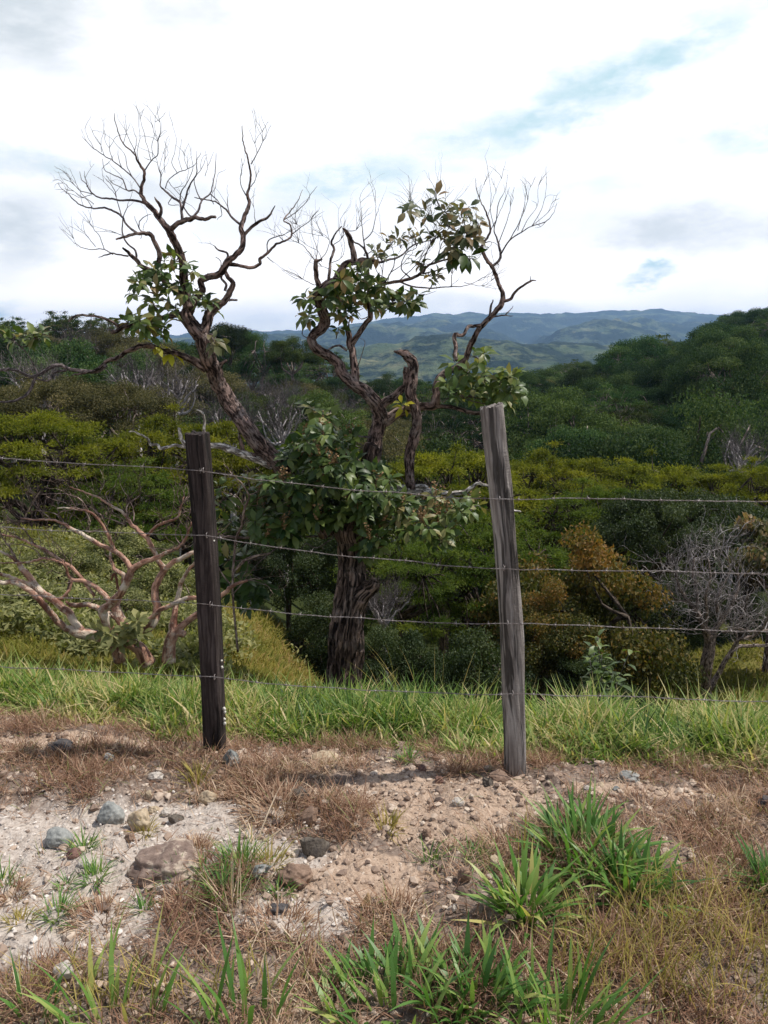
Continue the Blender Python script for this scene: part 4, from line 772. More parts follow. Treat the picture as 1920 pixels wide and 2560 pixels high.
cluster(a, b, 455, 80, Z4, 2, .07, None, 0, 1, 1); cluster(a, b, 825, 530, Z4, 1, .08, np.array((0, -1, .1)), 0, 1, 1)
a.obj('orange_leaves', M['orange'], limbS); b.obj('leaf_stalks', M['twig'], limbS)

# ------------------------------------------------------------------ red-barked shrub on the left
Z3 = (0, 1000, .434)
def sk_tree(name, loc, label, cat, D): 
    global S
    S = Skel(D); return thing(name, loc, label, cat)
SD = 4.85
shrub = sk_tree('red_barked_shrub', W(350, 1640, SD), 'leafless shrub with smooth peeling red stems fanning out, left of the dark post', 'shrub', SD)
mb, mf = MB(), MB()
S.br(mb, [(860, 1520, 44), (825, 1465, 40), (790, 1420, 37), (730, 1395, 33), (680, 1380, 31), (620, 1375, 30), (540, 1355, 33), (470, 1345, 33), (420, 1330, 23), (360, 1300, 20), (310, 1250, 20), (270, 1200, 18), (220, 1140, 18), (170, 1100, 16), (110, 1060, 15), (50, 1050, 14), (0, 1050, 12), (-120, 1010, 9)], Z3, -.15, SD, 20, .06, 6)
for p, dy in [([(470, 1330, 22), (430, 1280, 20), (380, 1210, 20), (300, 1150, 19), (240, 1110, 18), (200, 1060, 17), (150, 1000, 16), (110, 940, 12), (60, 900, 8), (0, 870, 5)], .2), ([(240, 1110, 13), (160, 1060, 11), (90, 1030, 10), (0, 1000, 9), (-90, 990, 7)], -.2),
              ([(690, 1500, 32), (670, 1420, 31), (640, 1340, 28), (610, 1260, 26), (592, 1215, 24), (640, 1170, 21), (700, 1110, 20), (740, 1040, 19), (762, 980, 18), (820, 940, 14), (900, 910, 12), (960, 880, 10), (1040, 840, 8), (1080, 770, 7), (1100, 700, 4)], -.2),
              ([(762, 980, 15), (720, 920, 13), (660, 870, 12), (590, 840, 11), (520, 800, 11), (450, 760, 9), (380, 720, 8), (300, 690, 6), (200, 690, 5), (120, 680, 3)], .1), ([(660, 870, 10), (630, 800, 9), (600, 740, 8), (560, 680, 7), (510, 640, 6), (440, 630, 5), (330, 620, 3)], -.1),
              ([(720, 1390, 32), (715, 1300, 30), (680, 1235, 26), (665, 1180, 23), (690, 1120, 20), (715, 1060, 17), (712, 1010, 13), (660, 970, 9), (635, 900, 7), (640, 860, 6)], .25), ([(690, 1250, 20), (640, 1240, 16), (590, 1215, 15), (545, 1190, 14), (480, 1175, 13), (410, 1180, 11), (380, 1160, 6)], -.1),
              ([(640, 1170, 13), (590, 1110, 13), (530, 1065, 12), (480, 1042, 11), (420, 1035, 9), (390, 1000, 7), (370, 950, 6), (300, 920, 7), (240, 915, 7), (150, 935, 5), (0, 940, 3)], .15), ([(545, 1130, 8), (480, 1040, 9), (420, 970, 9), (360, 930, 9), (290, 880, 9), (210, 840, 7), (120, 800, 6), (40, 780, 5), (-60, 770, 3)], .35),
              ([(830, 1340, 26), (890, 1270, 23), (907, 1190, 20), (890, 1120, 19), (910, 1040, 18), (942, 980, 17), (910, 920, 13), (880, 860, 12), (840, 790, 12), (800, 750, 11), (750, 710, 9), (720, 660, 8), (640, 610, 6), (560, 560, 5), (480, 530, 4), (400, 500, 3)], .25),
              ([(945, 980, 15), (1000, 935, 13), (1070, 900, 12), (1110, 880, 11), (1180, 850, 9), (1240, 790, 6)], -.1), ([(850, 780, 8), (900, 730, 8), (960, 700, 7), (1020, 680, 6), (1040, 620, 5), (1058, 560, 3)], -.2),
              ([(970, 1510, 38), (978, 1410, 31), (1000, 1340, 30), (1000, 1260, 17), (1015, 1180, 14), (1030, 1100, 12), (1060, 1020, 10), (1110, 950, 8), (1150, 900, 6)], .1), ([(1015, 1335, 22), (1060, 1290, 18), (1130, 1240, 17), (1200, 1190, 14), (1280, 1120, 12), (1360, 1060, 9), (1420, 1040, 6)], .1), ([(1005, 1345, 22), (1060, 1347, 19)], -.2),
              ([(810, 1295, 14), (870, 1260, 13), (920, 1210, 12), (990, 1180, 12), (1060, 1150, 12), (1130, 1140, 11), (1200, 1150, 8)], -.15), ([(640, 1040, 6), (660, 1000, 8), (680, 1080, 8), (700, 1130, 8)], .1), ([(300, 1150, 8), (360, 1140, 9), (400, 1090, 7), (410, 1040, 6)], .2)]:
    S.br(mb, [(a_, b_, c_ * 1.15) for a_, b_, c_ in p], Z3, dy, None, 14 if p[0][2] > 12 else 9, .05, 6)
bo = mb.obj('stems', M['gumbo'], shrub)
fine_S = [([(740, 690, 6), (730, 620, 5), (760, 580, 4), (810, 540, 3), (800, 480, 2)], .2), ([(720, 720, 5), (650, 690, 4.5), (600, 675, 4), (560, 650, 3), (500, 600, 2)], .3), ([(770, 700, 5), (770, 640, 4), (740, 560, 3), (700, 500, 2), (690, 410, 1)], .2), ([(640, 610, 4), (610, 540, 3), (660, 500, 2.5), (690, 420, 1.5)], .3), ([(560, 560, 3), (600, 480, 2), (580, 400, 1.5)], .2), ([(510, 640, 5), (460, 570, 4), (360, 540, 3), (200, 540, 2), (170, 500, 1)], .2), ([(440, 630, 4), (400, 560, 3), (350, 520, 2), (250, 500, 1)], -.2),
          ([(300, 690, 4), (230, 630, 3), (200, 570, 2), (180, 520, 1)], .2), ([(210, 840, 5), (130, 740, 4), (60, 690, 3), (20, 640, 1.5)], .1), ([(120, 800, 4), (60, 760, 3), (-20, 720, 2)], .1), ([(110, 940, 6), (60, 860, 5), (10, 780, 4), (0, 720, 3), (50, 680, 1.5)], .1), ([(1040, 840, 5), (1010, 780, 4), (1030, 720, 3), (1060, 660, 2)], .1), ([(1080, 770, 5), (1075, 700, 4), (1100, 620, 3), (1080, 490, 2)], .1),
          ([(380, 720, 5), (330, 660, 4), (250, 640, 3), (150, 640, 2)], .2), ([(240, 915, 5), (200, 860, 4), (100, 830, 3), (0, 830, 2)], .2), ([(600, 740, 5), (500, 760, 4), (520, 700, 3), (480, 620, 2), (460, 520, 1)], .1), ([(1020, 1180, 5), (1090, 1130, 4), (1060, 1060, 3)], .1), ([(400, 1040, 7), (390, 1100, 6), (385, 1150, 5)], 0), ([(520, 1190, 4), (540, 1130, 4), (560, 1080, 3)], 0), ([(590, 670, 4), (540, 620, 3), (530, 560, 2), (640, 560, 1.5)], .1)]
for p, dy in fine_S: S.br(mf, p, Z3, dy, None, 7, .05, 5)
PX = np.array(S.px)
for k in range(340):
    i = rs.randint(len(S.nodes)); P, rr, T = S.nodes[i]
    if rr > .013 or S.px[i][1] > 1460: continue
    twig_grow(mf, P, norm(T + rdir(1)[0] * .7 + np.array((0, 0, .3))), rs.uniform(.12, .34), min(rr * .6, .003), 1, .3, .6, (1, 3))
mf.obj('twigs', M['gumbotwig'], bo)
a, b = MB(), MB(); NP = np.array([n[0] for n in S.nodes]); NPX = np.array(S.px)
for x, y in [(560, 1330), (610, 1345), (640, 1330), (700, 1360), (730, 1330), (770, 1310), (800, 1280), (760, 1350), (790, 1370), (820, 1340), (690, 1400), (740, 1390), (650, 1370), (790, 1260)]: cluster(a, b, x, y, Z3, 7, .085, None, .4, 1, .2, -.15)
a.obj('foliage', M['herb'], bo); b.obj('leaf_stalks', M['twig'], bo)

pale = sk_tree('pale_stemmed_bush', W(640, 1560, 5.1), 'thin bush with slender pale tan stems between the dark post and the big tree', 'bush', 5.1)
mb = MB(); S.br(mb, [(1370, 1450, 7), (1340, 1100, 7), (1350, 900, 7), (1365, 790, 8), (1392, 720, 8), (1410, 620, 8), (1432, 560, 6), (1400, 490, 4), (1350, 440, 3), (1290, 370, 2)], Z3, 0, 5.1, 8, .1, 6)
for p in [[(1200, 800, 8), (1300, 787, 8), (1365, 792, 8), (1430, 792, 7), (1490, 790, 5)], [(1430, 550, 5), (1480, 530, 3), (1520, 500, 2)], [(1340, 1000, 7), (1400, 930, 8), (1455, 905, 8), (1560, 880, 5)], [(1392, 720, 4), (1440, 690, 3), (1500, 640, 2)], [(1410, 620, 4), (1370, 560, 3), (1330, 540, 2)], [(1340, 1080, 6), (1280, 1000, 5), (1250, 940, 4), (1240, 850, 3)], [(1340, 1120, 5), (1420, 1040, 4), (1500, 1030, 3)]]: S.br(mb, p, Z3, rs.uniform(-.2, .2), None, 7, .1, 5)
for k in range(40):
    P, rr, T = S.nodes[rs.randint(len(S.nodes))]; twig_grow(mb, P, norm(T + rdir(1)[0] * .8), rs.uniform(.12, .3), .002, 1, .2)
mb.obj('stems', M['gumbotwig'], pale)

# ------------------------------------------------------------------ grey bare tree on the right
Z5 = (1200, 700, .5426); BD = 11.5
bare = sk_tree('bare_grey_tree', W(1770, 1745, BD), 'leafless grey tree with a dense tangle of pale twigs, on the pasture at the right', 'tree', BD)
mb, mf = MB(), MB()
S.br(mb, [(1045, 1935, 22), (1043, 1850, 21), (1045, 1770, 24), (1058, 1690, 24), (1050, 1640, 19), (1028, 1590, 14), (1000, 1530, 11), (960, 1480, 8), (920, 1420, 6), (900, 1350, 4)], Z5, -.1, BD, 20, .3, 6)
for p, dy in [([(1060, 1680, 18), (1080, 1620, 14), (1110, 1570, 13), (1150, 1510, 11), (1170, 1470, 8), (1190, 1400, 6), (1180, 1320, 4)], .1), ([(1060, 1885, 14), (1100, 1810, 12), (1140, 1740, 11), (1180, 1692, 10), (1240, 1685, 8), (1330, 1680, 7), (1420, 1650, 5)], .2), ([(1150, 1740, 8), (1190, 1660, 9), (1260, 1640, 8), (1310, 1590, 6), (1340, 1500, 4)], -.2), ([(1120, 1625, 6), (1180, 1605, 7), (1260, 1620, 6), (1400, 1600, 5)], .3), ([(1040, 1610, 8), (1045, 1540, 7), (1040, 1450, 6), (1060, 1370, 5), (1050, 1280, 3)], -.2), ([(1110, 1570, 8), (1090, 1500, 7), (1110, 1420, 5), (1150, 1350, 4), (1140, 1270, 3)], .2), ([(1000, 1530, 8), (1000, 1440, 6), (980, 1350, 5), (990, 1260, 3)], .1), ([(960, 1480, 6), (900, 1470, 5), (860, 1400, 3)], -.2), ([(1190, 1690, 5), (1180, 1600, 5), (1220, 1520, 4), (1230, 1440, 3)], -.2)]:
    S.br(mb, p, Z5, dy, None, 10, .2, 5)
bo = mb.obj('trunk', M['greybark'], bare)
n0 = [n for n in S.nodes if n[1] < .07 and n[0][2] > W(1700, 1620, BD)[2]]
for k in range(170):
    P, rr, T = n0[rs.randint(len(n0))]
    twig_grow(mf, P, norm(T + rdir(1)[0] * .75 + np.array((-.12, 0, .35))), rs.uniform(.35, .85), rs.uniform(.006, .010), 2, .22, .75, (1, 3), 3)
mf.obj('twigs', M['greytwig'], bo)

# ------------------------------------------------------------------ background trees
def curve_limb(mb, a, b, r0, r1, sag=.1, n=7, segs=6, side=None):
    t = np.linspace(0, 1, n)[:, None]; L = np.linalg.norm(b - a); c = rs.normal(size=3) * L * sag
    P = a * (1 - t) + b * t + np.sin(t * np.pi) * c + rs.normal(size=(n, 3)) * L * .02 * (t * (1 - t) * 4)
    tube(mb, P, np.linspace(r0, r1, n), segs, .12, rs_=rs.rand()); return P
def crown_tree(style, seed, n_leaf, leaf, Rr=1.0, Hh=1.0, limbs=9, zc=.6, dense=1.0):
    """unit tree: crown radius about 1, height about 1 (in its own local metres); returns trunk MB, crown MB"""
    global rs
    keep = rs; rs = np.random.RandomState(seed); tr, cr = MB(), MB()
    fork = np.array((rs.normal() * .05, rs.normal() * .05, .22 if style != 'bush' else .05)); P = curve_limb(tr, np.array((0, 0, -.1)), fork, .055, .045, .05); tube(tr, np.array([(0, 0, -4), (0.03, .02, -2), (0, 0, -.08)]), np.array([.07, .062, .055]), 6)
    cl = []
    if style == 'umbrella':
        nc = 130
        for k in range(nc):
            r = math.sqrt((k + .5) / nc); a = k * 2.4 + rs.normal() * .3; z = .95 - .40 * r ** 2.0 + rs.normal() * .07; z -= (rs.rand() < .5) * rs.uniform(.05, .5) * (1 if r > .4 else .4)
            cl.append((np.array((r * .95 * math.cos(a), r * .95 * math.sin(a), z)), rs.uniform(.08, .20), rs.uniform(.016, .034)))
    elif style == 'round':
        nc = 60
        for k in range(nc):
            d = rdir(1)[0]; d[2] = abs(d[2]) * 1.1 - .35; d = norm(d); q = d * rs.uniform(.6, 1.0) * rs.uniform(.85, 1.1)
            cl.append((np.array((q[0] * .9, q[1] * .9, .60 + q[2] * .40)), rs.uniform(.16, .30), rs.uniform(.07, .12)))
    elif style == 'bush':
        nc = 80
        for k in range(nc):
            d = rdir(1)[0]; d[2] = abs(d[2]); q = d * rs.uniform(.5, 1.0); cl.append((np.array((q[0] * .95, q[1] * .95, .06 + q[2] * .92)), rs.uniform(.14, .26), rs.uniform(.08, .14)))
    hubs = []
    for k in range(limbs):
        a = k * 2 * math.pi / limbs + rs.normal() * .3; r = rs.uniform(.3, .55); h = np.array((r * math.cos(a), r * math.sin(a), rs.uniform(.5, .72) if style != 'bush' else rs.uniform(.3, .6)))
        curve_limb(tr, P[-1 - (k % 2)], h, .030, .014, .10, 8); hubs.append(h)
    hubs = np.array(hubs); per = max(3, n_leaf // len(cl)); refr = .14 if style == 'umbrella' else .22
    for c, rad, th in cl:
        h = hubs[np.argmin(((hubs - c) ** 2).sum(1))]; curve_limb(tr, h, c - np.array((0, 0, th * .6)), .014, .004, .12, 5, 4)
        m = int(per * (rad / refr) ** 2 * dense)
        q = rdir(m) * (rs.uniform(0, 1, m) ** .45 if style != 'umbrella' else np.abs(rs.normal(size=m)) * .62)[:, None]
        pos = c + q * np.array((rad, rad, th)); base_t = rs.normal() * .19
        if style == 'umbrella':
            out = norm(q * np.array((1, 1, .2)) + rs.normal(size=(m, 3)) * .35 + np.array((0, 0, -.05))); B = basis(out, norm(np.array((0, 0, 1)) + rs.normal(size=(m, 3)) * .35)); sc = np.stack([leaf * rs.uniform(.28, .45, m), leaf * rs.uniform(.7, 1.4, m), np.full(m, leaf)], 1)
        else:
            B = basis(rdir(m), norm(q + np.array((0, 0, .5)) + rs.normal(size=(m, 3)) * .5)); sc = np.stack([leaf * rs.uniform(.6, .9, m), leaf * rs.uniform(.8, 1.3, m), np.full(m, leaf)], 1)
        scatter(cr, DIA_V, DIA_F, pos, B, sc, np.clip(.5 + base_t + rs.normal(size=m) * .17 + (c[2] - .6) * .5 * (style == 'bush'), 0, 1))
    rs = keep; return tr, cr
M['fartwig'] = bark_mat('far_grey_twigs', (.085, .072, .07), (.21, .185, .18), 1.0)
def bare_tree(seed, n=18):
    global rs
    keep = rs; rs = np.random.RandomState(seed); tr, cr = MB(), MB(); P = curve_limb(tr, np.array((0, 0, -.1)), np.array((.02, .03, .3)), .05, .04, .05); tube(tr, np.array([(0, 0, -4), (0.03, .02, -2), (0, 0, -.08)]), np.array([.065, .06, .05]), 6)
    for k in range(n):
        a = rs.rand() * 6.28; d = norm(np.array((math.cos(a) * .7, math.sin(a) * .7, rs.uniform(.3, 1.2)))); 
        L = rs.uniform(.35, .6); b = P[-1] + d * L; Q = curve_limb(tr, P[-1], b, .022, .010, .12, 8, 5)
        for j in range(7): i = rs.randint(3, 8); twig_grow(cr, Q[i], norm(d + rdir(1)[0] * .8 + np.array((0, 0, .2))), rs.uniform(.14, .34), .006, 2, .25, .7, (2, 3), 3)
    rs = keep; return tr, cr
BARKOF = {'feather': 'darkbark', 'feathergreen': 'darkbark', 'gold': 'darkbark', 'darkleaf': 'darkbark', 'forest': 'greybark', 'forestolive': 'greybark', 'brownleaf': 'greybark', 'herb': 'darkbark', 'leaf': 'bark', 'leaftop': 'bark'}
class Proto:
    def __init__(s, tr, cr, mat, bark=None, k=1.45):
        s.k = k
        s.tr = tr.mesh('trunk', M[bark or BARKOF[mat]]); s.cr = cr.mesh('crown', M[mat], smooth=False)
def put(proto, name, label, cat, base, Rx, Ry, Hh, rot, group=None):
    hc = min(Hh, proto.k * (Rx + Ry) / 2); base = (base[0], base[1], base[2] + Hh - hc); Hh = hc
    t = bpy.data.objects.new(name, None); COL.objects.link(t); t.location = base; t.rotation_euler = (0, 0, rot); t.scale = (Rx, Ry, Hh); t.empty_display_size = .1; tag(t, label, cat, group)
    for nm, me in (('trunk', proto.tr), ('crown', proto.cr)):
        o = bpy.data.objects.new(nm, me); COL.objects.link(o); o.parent = t
    return t
def at_top(px, py, D): p = W(px, py, D); return p, H1(p[0], p[1])
def place(proto, name, label, cat, px, pytop, D, wpx, rot=0, depth=1.0, group=None, zb=None):
    p, g = at_top(px, pytop, D); g = g if zb is None else zb; Rr = wpx / 2 / F * D
    return put(proto, name, label, cat, (p[0], p[1], g - .1), Rr, Rr * depth, max(.3, (p[2] - g)), rot, group)
# near and middle distance trees, each with a look of its own
U1 = Proto(*crown_tree('umbrella', 1, 60000, .028, limbs=16), 'feather'); U2 = Proto(*crown_tree('umbrella', 2, 60000, .028, limbs=16), 'feather'); U3 = Proto(*crown_tree('umbrella', 3, 55000, .028), 'feathergreen')
B1 = Proto(*crown_tree('bush', 4, 42000, .030), 'gold'); B2 = Proto(*crown_tree('bush', 5, 36000, .030), 'darkleaf'); B3 = Proto(*crown_tree('round', 6, 34000, .028), 'darkleaf'); B4 = Proto(*crown_tree('bush', 8, 22000, .040), 'herb')
B5 = Proto(*crown_tree('round', 9, 9000, .07), 'leaftop')
BT = Proto(*bare_tree(10), 'darkleaf', 'greytwig'); BT.cr.materials.clear(); BT.cr.materials.append(M['fartwig'])
BT2 = Proto(*bare_tree(12), 'darkleaf', 'greytwig'); BT2.cr.materials.clear(); BT2.cr.materials.append(M['fartwig'])
UM = 'umbrella_tree'
place(U1, UM, 'olive feathery flat-topped tree at the left edge, behind the red-barked shrub', 'tree', 60, 1010, 17, 560, .3)
place(U2, UM, 'olive feathery spreading tree directly behind the top of the dark post', 'tree', 455, 1028, 19, 520, 1.3)
place(U3, UM, 'low green feathery tree under the crown of the olive tree behind the dark post', 'tree', 330, 1150, 16, 420, 2.0)
place(U2, UM, 'small olive feathery tree seen through the fork of the crooked tree', 'tree', 800, 1110, 23, 420, 4.0)
place(U1, UM, 'olive feathery tree just right of the grey post with dark branches showing', 'tree', 1120, 1108, 18, 480, 2.2)
place(U2, UM, 'wide olive flat-topped tree in the middle of the right-hand band', 'tree', 1400, 1120, 23, 420, .8)
place(U1, UM, 'far wide olive flat-topped tree between two others in the right-hand band', 'tree', 1640, 1145, 27, 430, 5.0)
place(U2, UM, 'olive flat-topped tree cut by the right edge above the bare grey tree', 'tree', 1880, 1150, 25, 400, 3.3)
place(U3, UM, 'green feathery tree low behind the grey post, above the dark thicket', 'tree', 1210, 1275, 12.5, 500, 1.0)
place(U3, UM, 'green feathery tree between the furrowed trunk and the grey post', 'tree', 1010, 1330, 11.5, 360, 3.0)
place(U3, UM, 'dark green feathery tree under the right-hand olive band', 'tree', 1500, 1200, 19, 420, 3.9)
place(B1, 'golden_bush', 'large bush with golden brown leaves on top, right of the grey post', 'bush', 1470, 1318, 11, 600, 0)
place(B1, 'golden_bush', 'olive and gold bush low beside the grey post, in front of the feathery green tree', 'bush', 1370, 1440, 10.0, 360, 2)
place(B2, 'dark_bush', 'dark green thicket bush at the foot of the grey post', 'bush', 1180, 1560, 9.0, 380, 1)
place(B2, 'dark_bush', 'dark bush directly behind the lower half of the furrowed trunk', 'bush', 800, 1470, 12.5, 300, 1.4)
place(B2, 'dark_bush', 'dark green thicket bush just right of the furrowed trunk', 'bush', 990, 1540, 8.6, 300, 3)
place(B2, 'dark_bush', 'dark olive bush in front of the golden bush, above the grass', 'bush', 1490, 1600, 9.0, 260, 4.5)
place(B2, 'dark_bush', 'dark bush left of the furrowed trunk', 'bush', 715, 1270, 19, 300, 2)  # same dark green leaf colour as the other dark bushes
place(B3, 'dark_tree', 'dark small-leaved tree behind the bare grey tree', 'tree', 1680, 1215, 16.5, 380, 1)
place(B3, 'dark_tree', 'dark small-leaved tree at the right edge behind the broad-leaved one', 'tree', 1890, 1240, 17.5, 380, 3)
place(B5, 'broad_leaved_tree', 'broad-leaved grey-green tree cut off by the right edge beside the bare grey tree', 'tree', 1960, 1285, 13.0, 330, 2)
place(B2, 'dark_bush', 'dark bush behind the dark post, beside the pale-stemmed bush', 'bush', 590, 1290, 18, 230, 5)
place(B3, 'dark_tree', 'dark green tree below the band of olive trees, seen past the trunk fork', 'tree', 880, 1260, 15, 330, 4)
place(B2, 'dark_bush', 'black-green thicket bush behind the bare grey tree trunk', 'bush', 1830, 1440, 18, 330, 2.5)
place(B2, 'dark_bush', 'dark bush at the back of the thicket between golden bush and bare tree', 'bush', 1680, 1420, 13.5, 260, .4)
for k, (px, py, D, w, lab) in enumerate([(110, 1345, 9.5, 300, 'pale green leafy bush at the left edge behind the red stems'), (300, 1300, 11.0, 300, 'pale green leafy bush above the fork of the red-barked shrub'), (420, 1380, 9.2, 300, 'pale green leafy bush just left of the dark post'), (230, 1440, 7.8, 340, 'low pale green bush filling the gap between the red stems'), (40, 1490, 7.4, 280, 'low pale green bush at the left edge above the grass'), (470, 1500, 7.2, 200, 'low pale green bush behind the lower half of the dark post')]):
    place(B4, 'leafy_bush', lab, 'bush', px, py, D, w, k * 1.3, 1, 'pale green bushes on the slope')
# wooded slopes further off
FP = [Proto(*crown_tree('round', 21, 38000, .023, limbs=6), 'forest'), Proto(*crown_tree('umbrella', 22, 24000, .036, limbs=7), 'forest'), Proto(*crown_tree('round', 23, 38000, .023, limbs=6), 'forestolive'), Proto(*crown_tree('umbrella', 24, 24000, .036, limbs=7), 'forestolive'), Proto(*crown_tree('round', 25, 34000, .022, limbs=6), 'brownleaf'), Proto(*crown_tree('bush', 26, 44000, .019, limbs=6), 'forest')]
SKL = ([-200, 0, 60, 230, 270, 400, 520, 640, 700, 760, 850, 950, 1050, 1300, 1400, 1500, 1600, 1700, 1800, 1920, 2100], [785, 796, 784, 790, 808, 812, 812, 815, 832, 856, 880, 918, 934, 934, 896, 858, 818, 800, 778, 758, 740])
cnt = {}
def forest(n, ulo, uhi, d0, d1, mix_, label, group, hmin, hmax, wmul=1.0, sep=.62):
    out = []; tries = 0
    while len(out) < n and tries < n * 60:
        tries += 1; D = math.exp(rs.uniform(math.log(d0), math.log(d1))); u = rs.uniform(ulo, uhi); x = u * D; h = rs.uniform(hmin, hmax); Rr = h * rs.uniform(.42, .62) * wmul
        if any((x - a) ** 2 + (D - b) ** 2 < ((Rr + c) * sep) ** 2 for a, b, c in out): continue
        g = H1(x, D); r = np.array((x, D, g + h - CAMZ)); zc = r[1] * cP - r[2] * sP; px = 960 + F * r[0] / zc; yy_ = 1280 - F * (r[1] * sP + r[2] * cP) / zc
        lim = np.interp(px, *SKL) + rs.uniform(-4, 14) 
        if yy_ < lim:
            tz = W(px, lim, D)[2] - g
            if tz < h * .45: continue
            h = tz
        if px < -260 or px > 2180: continue
        out.append((x, D, Rr)); k = mix_[rs.randint(len(mix_))]
        f_ = (math.log(D) - math.log(d0)) / (math.log(d1) - math.log(d0)); band = label[1][min(2, int(f_ * 3))]
        look = {0: 'rounded dark green', 1: 'flat-topped dark green', 2: 'rounded olive green', 3: 'flat-topped olive', 4: 'brownish olive rounded', 5: 'low bushy dark green', 90: 'leafless grey', 91: 'leafless grey'}[k]
        pr_ = (BT if k == 90 else BT2) if k >= 90 else FP[k]
        put(pr_, 'bare_tree' if k >= 90 else 'forest_tree', look + ' tree ' + band + ' ' + label[0], 'tree', (x, D, g - .4), Rr, Rr, h, rs.rand() * 6.28, look + ' trees ' + band + ' ' + label[0])
forest(70, -.56, .0, 34, 100, [0, 0, 1, 2, 3, 4, 5, 5, 1, 90], ('of the wood on the left hill', ('at the near foot', 'halfway up', 'near the skyline')), '', 4.5, 7.5, 1.15)
forest(55, -.12, .22, 32, 150, [0, 1, 2, 3, 5, 4], ('of the central hollow', ('at the near side', 'in the middle', 'at the far end')), '', 4.5, 8, 1.1)
forest(140, .10, .62, 34, 240, [0, 0, 0, 0, 1, 1, 2, 5, 3], ('of the right hillside', ('at the foot', 'on the middle', 'on the crest')), '', 6, 10, 1.15)
for px, py, D, w, p, lab in [(80, 862, 31, 300, BT, 'leafless grey tree at the left edge below the flat-topped skyline trees'), (330, 858, 31, 300, BT2, 'leafless grey tree with a wide crown, left of the big left limb'), (570, 960, 26, 330, BT, 'leafless silvery tree behind the left limb of the crooked tree'), (430, 890, 30, 260, BT2, 'leafless grey tree seen just left of the leaning limb'), (700, 965, 26, 260, BT2, 'leafless silvery tree right of the leaning left limb'), (860, 985, 32, 180, BT, 'leafless grey tree in the hollow under the middle limb'), (1860, 1050, 34, 240, BT2, 'small leafless pale tree in the dark forest at the right edge'), (965, 1425, 9.5, 270, BT, 'small leafless pale tree right of the furrowed trunk')]:
    place(p, 'bare_tree', lab, 'tree', px, py, D, w, rs.rand() * 6)
place(FP[4], 'brown_bush', 'brownish olive bush above the olive trees at the left edge', 'bush', 120, 930, 27, 330, 0, 1); place(FP[4], 'brown_bush', 'brownish olive bush in front of the leafless trees on the left', 'bush', 300, 945, 28, 280, 2, 1); place(FP[2], 'pale_green_bush', 'pale olive bushy tree behind the middle limb of the crooked tree', 'tree', 790, 975, 28, 260, 2, 1)
place(FP[0], 'skyline_tree', 'rounded dark tree on the left skyline just right of the leaning limb', 'tree', 570, 808, 80, 170, 1); place(FP[5], 'skyline_tree', 'rounded dark tree on the falling skyline left of the middle limb', 'tree', 650, 818, 78, 160, 2); place(FP[2], 'skyline_tree', 'olive tree where the left skyline meets the far hills', 'tree', 730, 842, 76, 150, 3)
place(FP[3], 'skyline_tree', 'flat-topped tree standing highest on the left skyline', 'tree', 160, 782, 88, 190, 1); place(FP[1], 'skyline_tree', 'flat-topped tree on the left skyline beside the image edge', 'tree', 20, 796, 85, 150, 2); place(FP[3], 'skyline_tree', 'thin flat-topped tree on the skyline left of the leafy limb', 'tree', 255, 786, 92, 110, 2)
# ------------------------------------------------------------------ grass
def surf(x, y): return H(x, y) + fine(x, y)
def front_edge(x): return 3.30 - .19 * x + fbm2(x, x * 0, .5, 3, 50) * .09
def grass_strip():
    mb = MB(); n = 64000; x = rnd(-2.9, 3.1, n); e = front_edge(x); y = e - .12 + rs.beta(1.15, 1.0, n) * (4.05 - .12 * x - e + .12)
    dens = fbm2(x, y, .35, 3, 51); k = rs.rand(n) < np.clip(.62 + .5 * dens + .3, .25, 1); x, y, e, dens = x[k], y[k], e[k], dens[k]; n = len(x)
    inn = np.clip((y - e + .05) / .30, 0, 1); hh = (.045 + .085 * inn + .06 * fbm2(x, y, .3, 2, 52)) * np.exp(rs.normal(size=n) * .32) * (1 - .25 * np.clip((y - 3.6) * 2, 0, 1)); hh = np.clip(hh, .02, .24)
    base = np.stack([x, y, surf(x, y) - .01], 1); green = fbm2(x, y, .45, 3, 53) * .35
    tint = np.clip(.50 - green * 1.0 + rs.normal(size=n) * .25 + (1 - inn) * .18, 0, 1)
    blades(mb, base, rnd(0, 6.28, n), rnd(.2, 1.3, n), rnd(.1, 1.3, n), hh * 1.4, rnd(.004, .0115, n), tint, 4, .6)
    return mb
tag(grass_strip().obj('green_grass', M['grass'], smooth=False), 'thick green and yellow grass growing along the fence line', 'grass', kind='stuff')
def slope_grass():
    mb = MB(); n = 120000; y = np.exp(rnd(math.log(4.0), math.log(19), n)); u = rnd(-.6, .62, n); x = u * y; hh = rnd(.05, .15, n) * (.5 + y * .06) * (1 + .5 * fbm2(x, y, .7, 3, 57))
    tint = np.clip(.40 + .22 * np.exp(-((u + .14) / .09) ** 2) + fbm2(x, y, 1.6, 4, 54) * .4 + rs.normal(size=n) * .15, 0, 1)
    blades(mb, np.stack([x, y, H(x, y) - .01], 1), rnd(0, 6.28, n), rnd(.2, 1.2, n), rnd(0, 1, n), hh, .004 + .0016 * y, tint, 2); return mb
tag(slope_grass().obj('pasture_grass', M['pasture'], smooth=False), 'short yellowing pasture grass on the slope beyond the fence', 'grass', kind='stuff')
